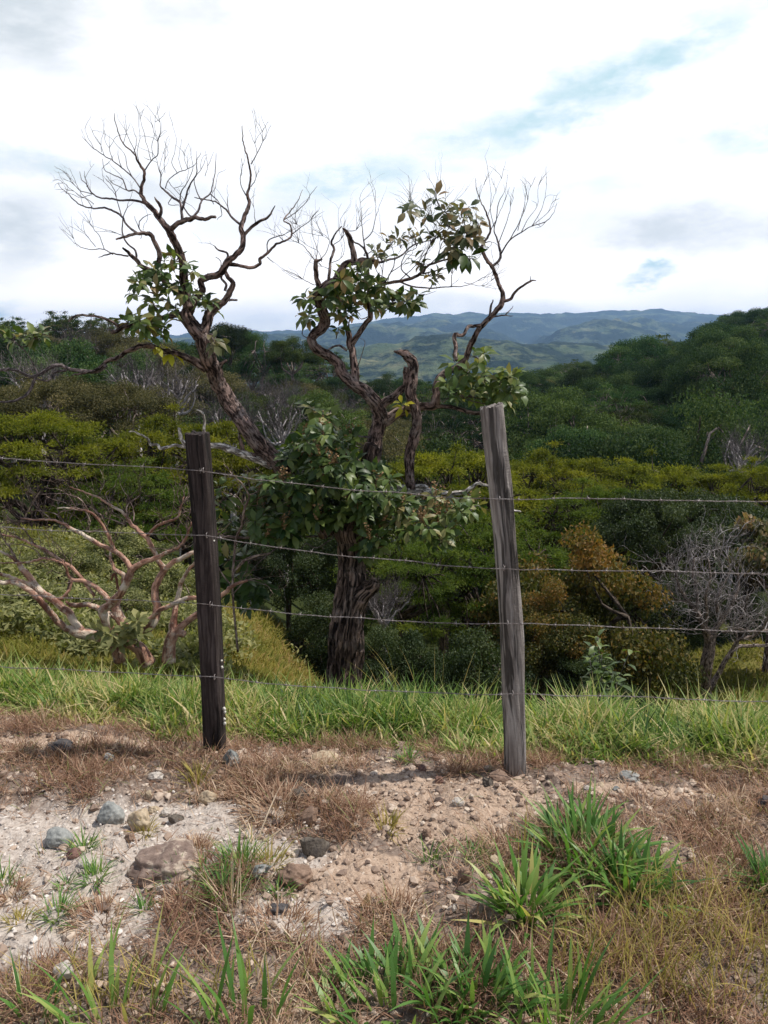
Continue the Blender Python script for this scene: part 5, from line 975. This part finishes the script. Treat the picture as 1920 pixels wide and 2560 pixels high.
def undergrowth():
    mb = MB(); n = 70000; y = np.exp(rnd(math.log(5.0), math.log(12), n)); u = rnd(-.62, -.02, n); x = u * y
    d = fbm2(x, y, .8, 4, 55); k = (rs.rand(n) < np.clip(.36 + d * 1.4 - np.clip((u + .27) * 8, 0, 1) * 1.3, 0, 1)); x, y, d = x[k], y[k], d[k]; n = len(x)
    z = H(x, y) + rs.rand(n) ** .7 * (.08 + .20 * np.clip(d + .3, 0, 1)) * np.clip((y - 4.4) / 1.5, .3, 1) * np.clip(y / 7, .7, 1.3)
    scatter(mb, DIA_V, DIA_F, np.stack([x, y, z], 1), basis(rdir(n), norm(rs.normal(size=(n, 3)) * .5 + np.array((0, 0, 1)))), np.stack([rnd(.022, .04, n), rnd(.05, .085, n), rnd(.04, .05, n)], 1), np.clip(rs.normal(size=n) * .2 + .5 + d * .3, 0, 1)); return mb
tag(undergrowth().obj('undergrowth', M['herb'], smooth=False), 'low pale green leafy undergrowth on the left slope', 'undergrowth', kind='stuff')
def dry():
    mb = MB(); n = 380000; x = rnd(-3.0, 3.0, n); y = rnd(1.0, 3.75, n); k = (np.abs(x) < y * .75 + .75) & (y < front_edge(x) + .12); x, y = x[k], y[k]
    zb = np.maximum(zone_np(x, y, PALE), zone_np(x, y, SAND)); d = fbm2(x, y, .22, 4, 60); big = fbm2(x, y, .09, 2, 61)
    k = rs.rand(len(x)) < np.clip(.44 + d * .75 + big * .4, .05, 1) * np.where(zb > .05, .035, np.where(zb > -.1, .3, 1)); x, y, d = x[k], y[k], d[k]; n = len(x)
    L = rnd(.03, .10, n) * (1 + .5 * np.clip(d, 0, 1)); tint = np.clip(.42 + rs.normal(size=n) * .18 + fbm2(x, y, .4, 3, 62) * .25, 0, .93); tint = np.where((rs.rand(n) < .05 + .25 * (y > front_edge(x) - .15)), .99, tint)
    blades(mb, np.stack([x, y, surf(x, y) - .003 + rs.rand(n) * .015], 1), rnd(0, 6.28, n), rnd(.5, 1.45, n), rnd(-.6, 1.4, n), L, rnd(.0015, .0036, n), tint, 4, 1.5); return mb
tag(dry().obj('dry_grass', M['drygrass'], smooth=False), 'matted curly brown dry grass lying over the bare bank', 'grass', kind='stuff')
def thin_yellow():
    mb = MB(); n = 2800; x = rnd(.45, 1.5, n); y = rnd(1.25, 2.1, n); w = zone_np(x, y, [(G(1790, 2440), .35, .22), (G(1600, 2520), .3, .12)]); k = w + rs.rand(n) * .5 > .25; x, y = x[k], y[k]; n = len(x)
    blades(mb, np.stack([x, y, surf(x, y) - .01], 1), rnd(0, 6.28, n), rnd(.0, .5, n), rnd(.2, 1.2, n), rnd(.08, .22, n), rnd(.0018, .0038, n), np.clip(rs.normal(size=n) * .25 + .5, 0, 1), 5)
    n = 1700; x = rnd(-1.2, .1, n); y = rnd(1.25, 1.75, n); w = zone_np(x, y, [(G(330, 2480), .40, .16), (G(60, 2470), .3, .14)]); k = w + rs.rand(n) * .5 > .3; x, y = x[k], y[k]; n = len(x)
    blades(mb, np.stack([x, y, surf(x, y) - .01], 1), rnd(0, 6.28, n), rnd(.0, .7, n), rnd(.2, 1.4, n), rnd(.06, .17, n), rnd(.0018, .0035, n), np.clip(rs.normal(size=n) * .25 + .6, 0, 1), 5); return mb
tag(thin_yellow().obj('yellow_grass', M['yellowgrass'], smooth=False), 'thin yellow-green grass standing in the bottom corners of the bank', 'grass', kind='stuff')

# ------------------------------------------------------------------ stones
def rock_mat(name, a, b, spot=None, bs=.4):
    m, nt = new_mat(name); tc_ = nt.n('ShaderNodeTexCoord').outputs['Object']
    n1 = nt.noise(tc_, 28, 6, .65); n2 = nt.noise(tc_, 140, 4, .6); col = nt.ramp(nt.m('ADD', nt.m('MULTIPLY', n1, .7), nt.m('MULTIPLY', n2, .3)), [(.36, a), (.62, b)])
    if spot: col = nt.mix(nt.sstep(nt.noise(tc_, 16, 5, .7), .5, .62), col, spot)
    finish(nt, col, .85, nt.m('ADD', n1, nt.m('MULTIPLY', n2, .4)), bs, .006, spec=.2); return m
RM = {'grey': rock_mat('grey_stone', (.16, .165, .16), (.33, .33, .31)), 'blue': rock_mat('blue_grey_stone', (.10, .11, .11), (.25, .26, .25), (.33, .31, .28)), 'dark': rock_mat('dark_stone', (.035, .033, .034), (.11, .10, .10)), 'tan': rock_mat('tan_stone', (.27, .20, .13), (.48, .39, .28)), 'pale': rock_mat('pale_stone', (.32, .28, .24), (.52, .47, .42)), 'pink': rock_mat('pinkish_brown_boulder', (.11, .075, .062), (.26, .19, .155), (.42, .34, .27)), 'lichen': rock_mat('rough_dark_rock', (.045, .037, .032), (.19, .16, .13), (.10, .085, .075), .9), 'brown': rock_mat('brown_stone', (.12, .075, .052), (.28, .19, .14)), 'red': rock_mat('red_brown_stone', (.10, .055, .045), (.22, .13, .105))}
def ico(sub=3):
    import bmesh
    bm = bmesh.new(); bmesh.ops.create_icosphere(bm, subdivisions=sub, radius=1); v = np.array([q.co[:] for q in bm.verts]); f = np.array([[q.index for q in g.verts] for g in bm.faces]); bm.free(); return v, f
IV, IF = ico(5); JV, JF = ico(1)
def rock(px, py, w, h, mat, label, ang=0.0, seed=0, up=.5):
    g = G(px, py + h * .30); D = g[1]; g[2] = float(surf(np.array([g[0]]), np.array([g[1]]))[0]); sc_ = 1.15 if w < 80 else 1.05; sxx = w / 2 / F * D * sc_; hz = h / 2 / F * D * sc_; up = .55 if w < 80 else .12
    v = IV.copy(); n = fbm(v * (1.1 + .8 * ang) + seed * 5.1, 3)[:, None]; v = v * (1 + (.22 + .22 * ang) * n)
    if ang > .3:
        for k in range(9):                                    # flat broken faces
            d = norm(np.random.RandomState(seed * 31 + k).normal(size=3)); t = v @ d; c = .62 + .12 * math.sin(k * 3); v = v - np.maximum(0, t - c)[:, None] * d * .9
    v += (fbm(v * 7 + seed, 2) * .018)[:, None] * v
    r = (seed * 1.7) % 1 * .8 - .4; c_, s_ = math.cos(r), math.sin(r); v = v * np.array((sxx, sxx * .8, hz)); v = np.stack([v[:, 0] * c_ - v[:, 1] * s_ * .3, v[:, 1], v[:, 2] + v[:, 0] * 0], 1)
    mb = MB(); mb.add(v, IF); me = mb.mesh('stone', RM[mat]); o = bpy.data.objects.new('stone', me); COL.objects.link(o); o.location = (g[0], g[1], g[2] + hz * up); tag(o, label, 'stone'); return o
ROCKS = [(152, 1852, 64, 44, 'dark', 'dark smooth rounded stone half sunk in dry grass at the far left of the bank', 0), (272, 1892, 24, 24, 'grey', 'small pale grey pebble between the dark stone and the dark post', 0), (580, 1890, 62, 52, 'blue', 'blue-grey angular stone at the foot of the dark post', .8), (812, 1885, 62, 24, 'tan', 'flat elongated pale stone at the grass edge between the two posts', 0), (522, 1992, 44, 38, 'tan', 'rounded tan stone below the foot of the dark post', .1), (283, 2046, 62, 68, 'grey', 'smooth upright grey egg-shaped stone on the pale gravel', 0), (352, 2065, 58, 62, 'tan', 'tan rounded stone with a green grass tuft in front', .1), (152, 2116, 68, 54, 'grey', 'smooth rounded grey stone, nearest the left edge of the pale gravel', 0), (425, 2165, 200, 96, 'pink', 'largest boulder, pinkish brown and half buried in the pale gravel', .2), (785, 2132, 92, 80, 'lichen', 'rough dark lichened rock in the middle of the bank', .5), (216, 2197, 32, 24, 'pale', 'small whitish stone below the rounded grey stone', .2), (390, 1938, 34, 20, 'pale', 'small pale stone in the dry grass above the gravel', .2), (700, 2306, 58, 34, 'dark', 'small dark stone under thin grass near the bottom centre', .4), (645, 2215, 60, 50, 'blue', 'blue-grey broken stone beside the green tufts', .9), (738, 2212, 88, 62, 'brown', 'flat brown stone below the rough dark rock', .3),
         (1247, 1953, 56, 34, 'brown', 'brown block of stone just left of the grey post foot', .8), (1220, 1975, 34, 36, 'lichen', 'small dark angular stone in front of the brown block', .8), (1571, 1937, 54, 26, 'grey', 'smooth grey stone at the grass edge right of the grey post', 0), (1539, 1979, 26, 18, 'blue', 'small bluish stone below the smooth grey one', .6), (1241, 2206, 46, 58, 'tan', 'tan upright stone left of the large grass clump', .5), (1163, 2248, 44, 36, 'brown', 'brownish low stone left of the yellow-green grass clump', .6), (1055, 1924, 20, 24, 'red', 'small dark red stone left of the grey post', .3), (1097, 1956, 22, 26, 'red', 'small reddish stone just below another dark red one', .3), (1146, 2028, 30, 18, 'pale', 'small pale stone on the sandy patch', .3), (1067, 2095, 24, 28, 'brown', 'small brown stone at the lower edge of the sandy patch', .3), (1912, 2018, 38, 56, 'dark', 'dark stone cut by the right edge', .6), (752, 1997, 52, 58, 'lichen', 'dark rock behind the big tuft of dry grass', .7), (772, 2060, 60, 52, 'brown', 'brown rock between the dry tuft and the rough dark rock', .6), (172, 2508, 62, 46, 'pale', 'whitish stone in the bottom left corner', .5), (188, 2165, 36, 28, 'red', 'reddish brown stone beside a green tuft on the gravel', .3), (327, 2124, 24, 24, 'brown', 'small brown stone above the largest boulder', .3), (437, 2053, 40, 26, 'lichen', 'small rough grey stone right of the tan rounded one', .7), (372, 1990, 24, 32, 'tan', 'small upright tan stone at the top of the gravel patch', .5), (385, 2025, 26, 22, 'tan', 'small tan pebble just above the gravel patch', .2), (415, 2032, 24, 20, 'pale', 'small pale pebble right of the tan one', .2), (1130, 2320, 30, 22, 'pale', 'small pale stone under the bent grass at the bottom', .4), (1470, 1985, 26, 20, 'pale', 'small pale stone left of the bluish one', .4), (1500, 1965, 24, 18, 'tan', 'small tan stone at the grass edge', .4)]
for k, r in enumerate(ROCKS): rock(r[0], r[1], r[2], r[3], r[4], r[5], r[6], k + 1)
def gravel(n, lst, lo, hi, smin, smax, seed, bias=.0):
    mb = MB(); n = int(n * 1.5); x = rnd(-2.8, 2.8, n); y = rnd(1.1, 3.3, n); z_ = zone_np(x, y, lst); k = (z_ + rs.rand(n) * .5 > lo) & (z_ < hi); x, y = x[k], y[k]; n = len(x)
    if lo < -5: q_ = (zone_np(x, y, PALE) < .1) | (rs.rand(n) < .3); x, y = x[q_], y[q_]; n = len(x)
    v = norm(JV) ; s = smin + (smax - smin) * rs.rand(n) ** 3.2
    vv = v[None] * (1 + .7 * (rs.rand(n, len(v), 1) - .5)); ax = np.stack([rnd(.8, 1.25, n), rnd(.7, 1.1, n), rnd(.45, .85, n)], 1)
    a = rnd(0, 6.28, n); P = vv * ax[:, None] * s[:, None, None]; c, s_ = np.cos(a)[:, None], np.sin(a)[:, None]
    P = np.stack([P[..., 0] * c - P[..., 1] * s_, P[..., 0] * s_ + P[..., 1] * c, P[..., 2]], -1) + np.stack([x, y, surf(x, y) + s * .2], 1)[:, None]
    off = (np.arange(n) * len(v))[:, None, None]; mb.add(P.reshape(-1, 3), (JF[None] + off).reshape(-1, 3), np.repeat(rs.rand(n), len(v))); return mb
m, nt = new_mat('gravel_pieces'); t = attr(nt, 'tint'); finish(nt, nt.ramp(t, [(0, (.24, .17, .13)), (.35, (.42, .35, .30)), (.75, (.58, .52, .47)), (1, (.66, .61, .56))]), .95, nt.noise(nt.n('ShaderNodeNewGeometry').outputs['Position'], 160, 3), .4, .003); M['gravel'] = m
m, nt = new_mat('earthy_pebbles'); t = attr(nt, 'tint'); finish(nt, nt.ramp(t, [(0, (.09, .065, .055)), (.2, (.24, .17, .13)), (.6, (.40, .30, .23)), (1, (.52, .43, .35))]), .95, nt.noise(nt.n('ShaderNodeNewGeometry').outputs['Position'], 160, 3), .4, .003); M['pebble'] = m
tag(gravel(20000, PALE, .12, 9, .0015, .0105, 1).obj('pale_gravel', M['gravel'], smooth=False), 'crushed whitish gravel and crumbs on the left of the bank', 'gravel', kind='stuff')
tag(gravel(17000, SAND, .2, 9, .002, .014, 2).obj('pebbles', M['pebble'], smooth=False), 'small brown and tan pebbles scattered on the sandy patch', 'gravel', kind='stuff')
tag(gravel(8000, [(np.array((0, 2.3)), 3, 2)], -9, 9, .003, .020, 3).obj('loose_pebbles', M['pebble'], smooth=False), 'loose little pebbles among the dry grass', 'gravel', kind='stuff')

# ------------------------------------------------------------------ clumps and tufts
def tuft(name, label, cat, px, py, n, L, wd, spreadr, mat, tlo, thi, lean=(.05, .9), curl=(.2, 1.3), group=None, part='blades'):
    g = G(px, py); g[2] = float(surf(np.array([g[0]]), np.array([g[1]]))[0]); t = thing(name, g, label, cat, group)
    a = rnd(0, 6.28, n); r = spreadr * np.sqrt(rs.rand(n)); x, y = g[0] + r * np.cos(a), g[1] + r * np.sin(a); mb = MB()
    az = a + rs.normal(size=n) * .7; ln = rnd(lean[0], lean[1], n) * (.4 + .8 * r / max(spreadr, 1e-3))
    blades(mb, np.stack([x, y, surf(x, y) - .01], 1), az, ln, rnd(curl[0], curl[1], n), L * rnd(.45, 1.1, n), rnd(wd * .6, wd * 1.2, n), np.clip(rnd(tlo, thi, n) + rs.normal(size=n) * .08, 0, 1), 7, .5)
    mb.obj(part, M[mat], t, smooth=True); return t
def seg_clump(*a, **k): return tuft('grass_clump', a[0], 'grass clump', *a[1:], **k)
seg_clump('largest lush green grass clump on the bank, right of centre', 1455, 2205, 200, .215, .014, .13, 'clump', .1, .75)
seg_clump('green grass clump leaning against the largest clump, on its lower right', 1570, 2280, 130, .19, .013, .10, 'clump', .1, .85)
seg_clump('yellow-green grass clump with broad arching blades, below the grey post', 1310, 2345, 100, .20, .015, .07, 'clump', .25, .95)
seg_clump('broad-bladed green clump at the bottom centre', 990, 2580, 165, .17, .015, .17, 'clump', .15, .8)
seg_clump('green clump at the bottom, right of the broad-bladed one', 1190, 2590, 120, .17, .015, .12, 'clump', .1, .75)
seg_clump('tall green blades at the bottom edge, left of centre', 610, 2640, 30, .24, .012, .10, 'clump', .2, .8, lean=(.0, .6), curl=(.1, .8))
seg_clump('yellow-green blades at the bottom edge, near the left corner', 290, 2620, 38, .20, .011, .13, 'clump', .4, .95, lean=(.0, .6), curl=(.1, .9))
seg_clump('few green blades in the bottom left corner', 90, 2640, 24, .16, .012, .08, 'clump', .1, .6)
seg_clump('green blades cut off by the bottom edge, right of centre', 1400, 2660, 70, .24, .011, .10, 'clump', .2, .85, lean=(.0, .5), curl=(.1, .9))
seg_clump('bluish green clump cut by the right edge', 1930, 2270, 80, .18, .011, .05, 'clump', .0, .5)
for k, (px, py, n, L, sp, lab) in enumerate([(365, 2098, 60, .065, .02, 'small green tuft in front of the tan rounded stone'), (212, 2150, 70, .07, .03, 'small green tuft right of the rounded grey stone'), (240, 2235, 70, .075, .03, 'small green tuft beside the whitish stone on the gravel'), (168, 2250, 30, .05, .02, 'tiny thin tuft on the gravel left of another tuft'), (495, 1955, 90, .08, .035, 'green weedy tuft just under the foot of the dark post'), (445, 2225, 70, .07, .03, 'dark green tuft at the lower edge of the largest boulder'), (510, 2230, 50, .06, .03, 'thin green tuft right of the largest boulder'), (600, 2210, 110, .10, .045, 'taller grey-green tuft above the broken blue-grey stone'), (680, 2190, 70, .08, .03, 'grey-green tuft left of the rough dark rock'), (560, 2290, 90, .085, .035, 'dense green tuft below the taller grey-green one'), (700, 2270, 60, .055, .03, 'small green tuft above the small dark stone'), (8, 2240, 50, .07, .03, 'green tuft cut by the left edge'), (55, 2350, 50, .05, .03, 'small green tuft low on the left of the gravel'), (150, 2345, 60, .08, .03, 'thin upright green tuft low on the gravel'), (362, 2310, 40, .06, .02, 'thin yellowish tuft below the largest boulder'), (1078, 2170, 40, .07, .03, 'thin olive tuft at the foot of the sandy patch'), (970, 2090, 50, .08, .03, 'thin olive tuft left of the sandy patch'), (1185, 2190, 50, .08, .03, 'thin olive tuft left of the tan upright stone'), (1020, 1895, 60, .065, .03, 'low broad weed at the upper edge of the sandy patch'), (1860, 2260, 50, .10, .03, 'thin yellow-green tuft near the right edge')]):
    tuft('grass_tuft', lab, 'grass tuft', px, py, n, L * 1.35, .0042, sp, 'clump' if k % 4 else 'yellowgrass', .1, .8, group='small green tufts on the bank')
for k, (px, py, n, L, sp, lab) in enumerate([(690, 2040, 900, .10, .12, 'biggest tuft of pinkish brown dry grass, below the two posts'), (620, 1990, 380, .08, .08, 'brown dry tuft on the left shoulder of the biggest one'), (490, 2155, 300, .065, .05, 'reddish brown dry tuft growing over the largest boulder'), (455, 2295, 300, .07, .05, 'reddish brown dry tuft below the largest boulder'), (250, 2345, 360, .07, .08, 'reddish brown dry tuft on the lower gravel'), (28, 2270, 260, .07, .05, 'reddish brown dry tuft at the left edge'), (700, 2360, 350, .07, .09, 'brown dry tuft near the bottom centre'), (300, 1880, 340, .06, .10, 'brown dry tuft beside the dark smooth stone'), (1600, 2040, 320, .07, .12, 'brown dry tuft right of the largest green clump'), (1760, 2090, 360, .08, .12, 'brown dry tuft on the right of the bank'), (1830, 1990, 300, .07, .10, 'spiky brown dry tuft near the right grass edge'), (1000, 2340, 300, .07, .09, 'brown dry tuft above the broad-bladed clump')]):
    tuft('dry_grass_tuft', lab, 'dry tuft', px, py, n, L * 1.15, .0032, sp, 'drygrass', .1, .85, lean=(.2, 1.2), curl=(.2, 1.8), group='dry brown tufts on the bank')
tuft('straw_fan', 'fan of long yellow straw stalks left of the small dark stone', 'straw', 590, 2330, 26, .22, .0032, .02, 'drygrass', .75, .95, lean=(.0, 1.3), curl=(-.2, .4), part='stalks')
tuft('straw_fan', 'few pale straws bent beside the rough dark rock', 'straw', 640, 2130, 9, .20, .005, .02, 'drygrass', .8, .95, lean=(.3, 1.2), curl=(.1, .6), part='stalks')
tuft('straw_fan', 'long thin stalks standing left of the yellow-green clump', 'straw', 1300, 2200, 8, .30, .003, .02, 'yellowgrass', .3, .8, lean=(.0, .12), curl=(-.1, .3), part='stalks')
# orange dry blades and a leafy weed just beyond the lush grass
def standing(name, label, cat, px, py, Y, n, L, wd, sp, mat, tlo, thi, lean, curl):
    p = W(px, py, Y); z = H1(p[0], Y); t = thing(name, (p[0], Y, z), label, cat); a = rnd(0, 6.28, n); r = sp * np.sqrt(rs.rand(n)); x, y = p[0] + r * np.cos(a), Y + r * np.sin(a); mb = MB()
    blades(mb, np.stack([x, y, H(x, y) - .01], 1), a, rnd(*lean, n), rnd(*curl, n), L * rnd(.6, 1.1, n), rnd(wd * .6, wd, n), rnd(tlo, thi, n), 7); mb.obj('blades', M[mat], t); return t
standing('dried_plant', 'orange-brown dry blades rising behind the lowest wire, right of the grey post', 'dry grass', 1425, 1740, 4.0, 16, .32, .010, .05, 'drygrass', .6, .95, (0, .35), (.2, .9))
standing('grass_stalks', 'thin bending seed stalks right of the furrowed trunk', 'dry grass', 1090, 1760, 4.1, 18, .55, .0035, .35, 'yellowgrass', .4, .9, (0, .5), (.2, 1.2))
weed = thing('leafy_weed', (W(1510, 1720, 4.3)[0], 4.3, H1(W(1510, 1720, 4.3)[0], 4.3)), 'tall leafy green weed standing in front of the dark thicket, right of the grey post', 'weed'); a, b = MB(), MB(); bz = np.array(weed['_o'])
for k in range(7):
    top = bz + np.array((rs.uniform(-.16, .16), rs.uniform(-.1, .1), rs.uniform(.35, .62))); t_ = np.linspace(0, 1, 9)[:, None]; Pp = bz * (1 - t_) + top * t_ + np.sin(t_ * 3) * rs.normal(size=3) * .02; tube(b, Pp, np.linspace(.005, .002, 9), 5)
    for i in range(3, 9): rosette(a, Pp[i], np.array((0, 0, 1.)), 3, .085, .3, .2, .8)
a.obj('foliage', M['leaf'], weed, smooth=True); b.obj('stems', M['twig'], weed)
# a curled dead leaf
g = G(920, 2300); dl = MB(); uu, vv = np.meshgrid(np.linspace(-1, 1, 9), np.linspace(0, 1, 13)); wv = np.sin(np.pi * vv ** .8) * .022 + .001
P = np.stack([g[0] + uu * wv, g[1] + .012 * uu ** 2 + (vv - .5) * .03, g[2] + .02 + (vv) * .058 + .006 * np.sin(6 * vv)], -1); i = np.arange(12)[:, None] * 9 + np.arange(8)[None]
dl.add(P, np.stack([i, i + 1, i + 10, i + 9], -1).reshape(-1, 4), np.clip(vv.ravel(), 0, 1)); o = dl.obj('dead_leaf', M['deadleaf']); tag(o, 'curled tan dead leaf standing up on the bank near the bottom centre', 'leaf')
sm = o.modifiers.new('thick', 'SOLIDIFY'); sm.thickness = .0008

# ------------------------------------------------------------------ haze
hz = MB(); x0, x1, y0, y1, z0, z1 = -9300, 9300, -80, 9300, -420, 330
hz.add([(x0, y0, z0), (x1, y0, z0), (x1, y1, z0), (x0, y1, z0), (x0, y0, z1), (x1, y0, z1), (x1, y1, z1), (x0, y1, z1)], np.array([(0, 3, 2, 1), (4, 5, 6, 7), (0, 1, 5, 4), (1, 2, 6, 5), (2, 3, 7, 6), (3, 0, 4, 7)]))
m = bpy.data.materials.new('air'); m.use_nodes = True; m.node_tree.nodes.clear(); nt = NT(m.node_tree); o_ = nt.n('ShaderNodeOutputMaterial'); pv = nt.n('ShaderNodeVolumePrincipled')
pv.inputs['Color'].default_value = (.38, .62, 1.0, 1); pv.inputs['Density'].default_value = .00013; pv.inputs['Anisotropy'].default_value = .2; nt.L.new(pv.outputs[0], o_.inputs['Volume'])
ho = hz.obj('haze', m, smooth=False); ho['kind'] = 'stuff'; tag(ho, 'bluish air haze over the far hills', 'haze', kind='stuff')

for o in bpy.data.objects:
    if '_o' in o: del o['_o']
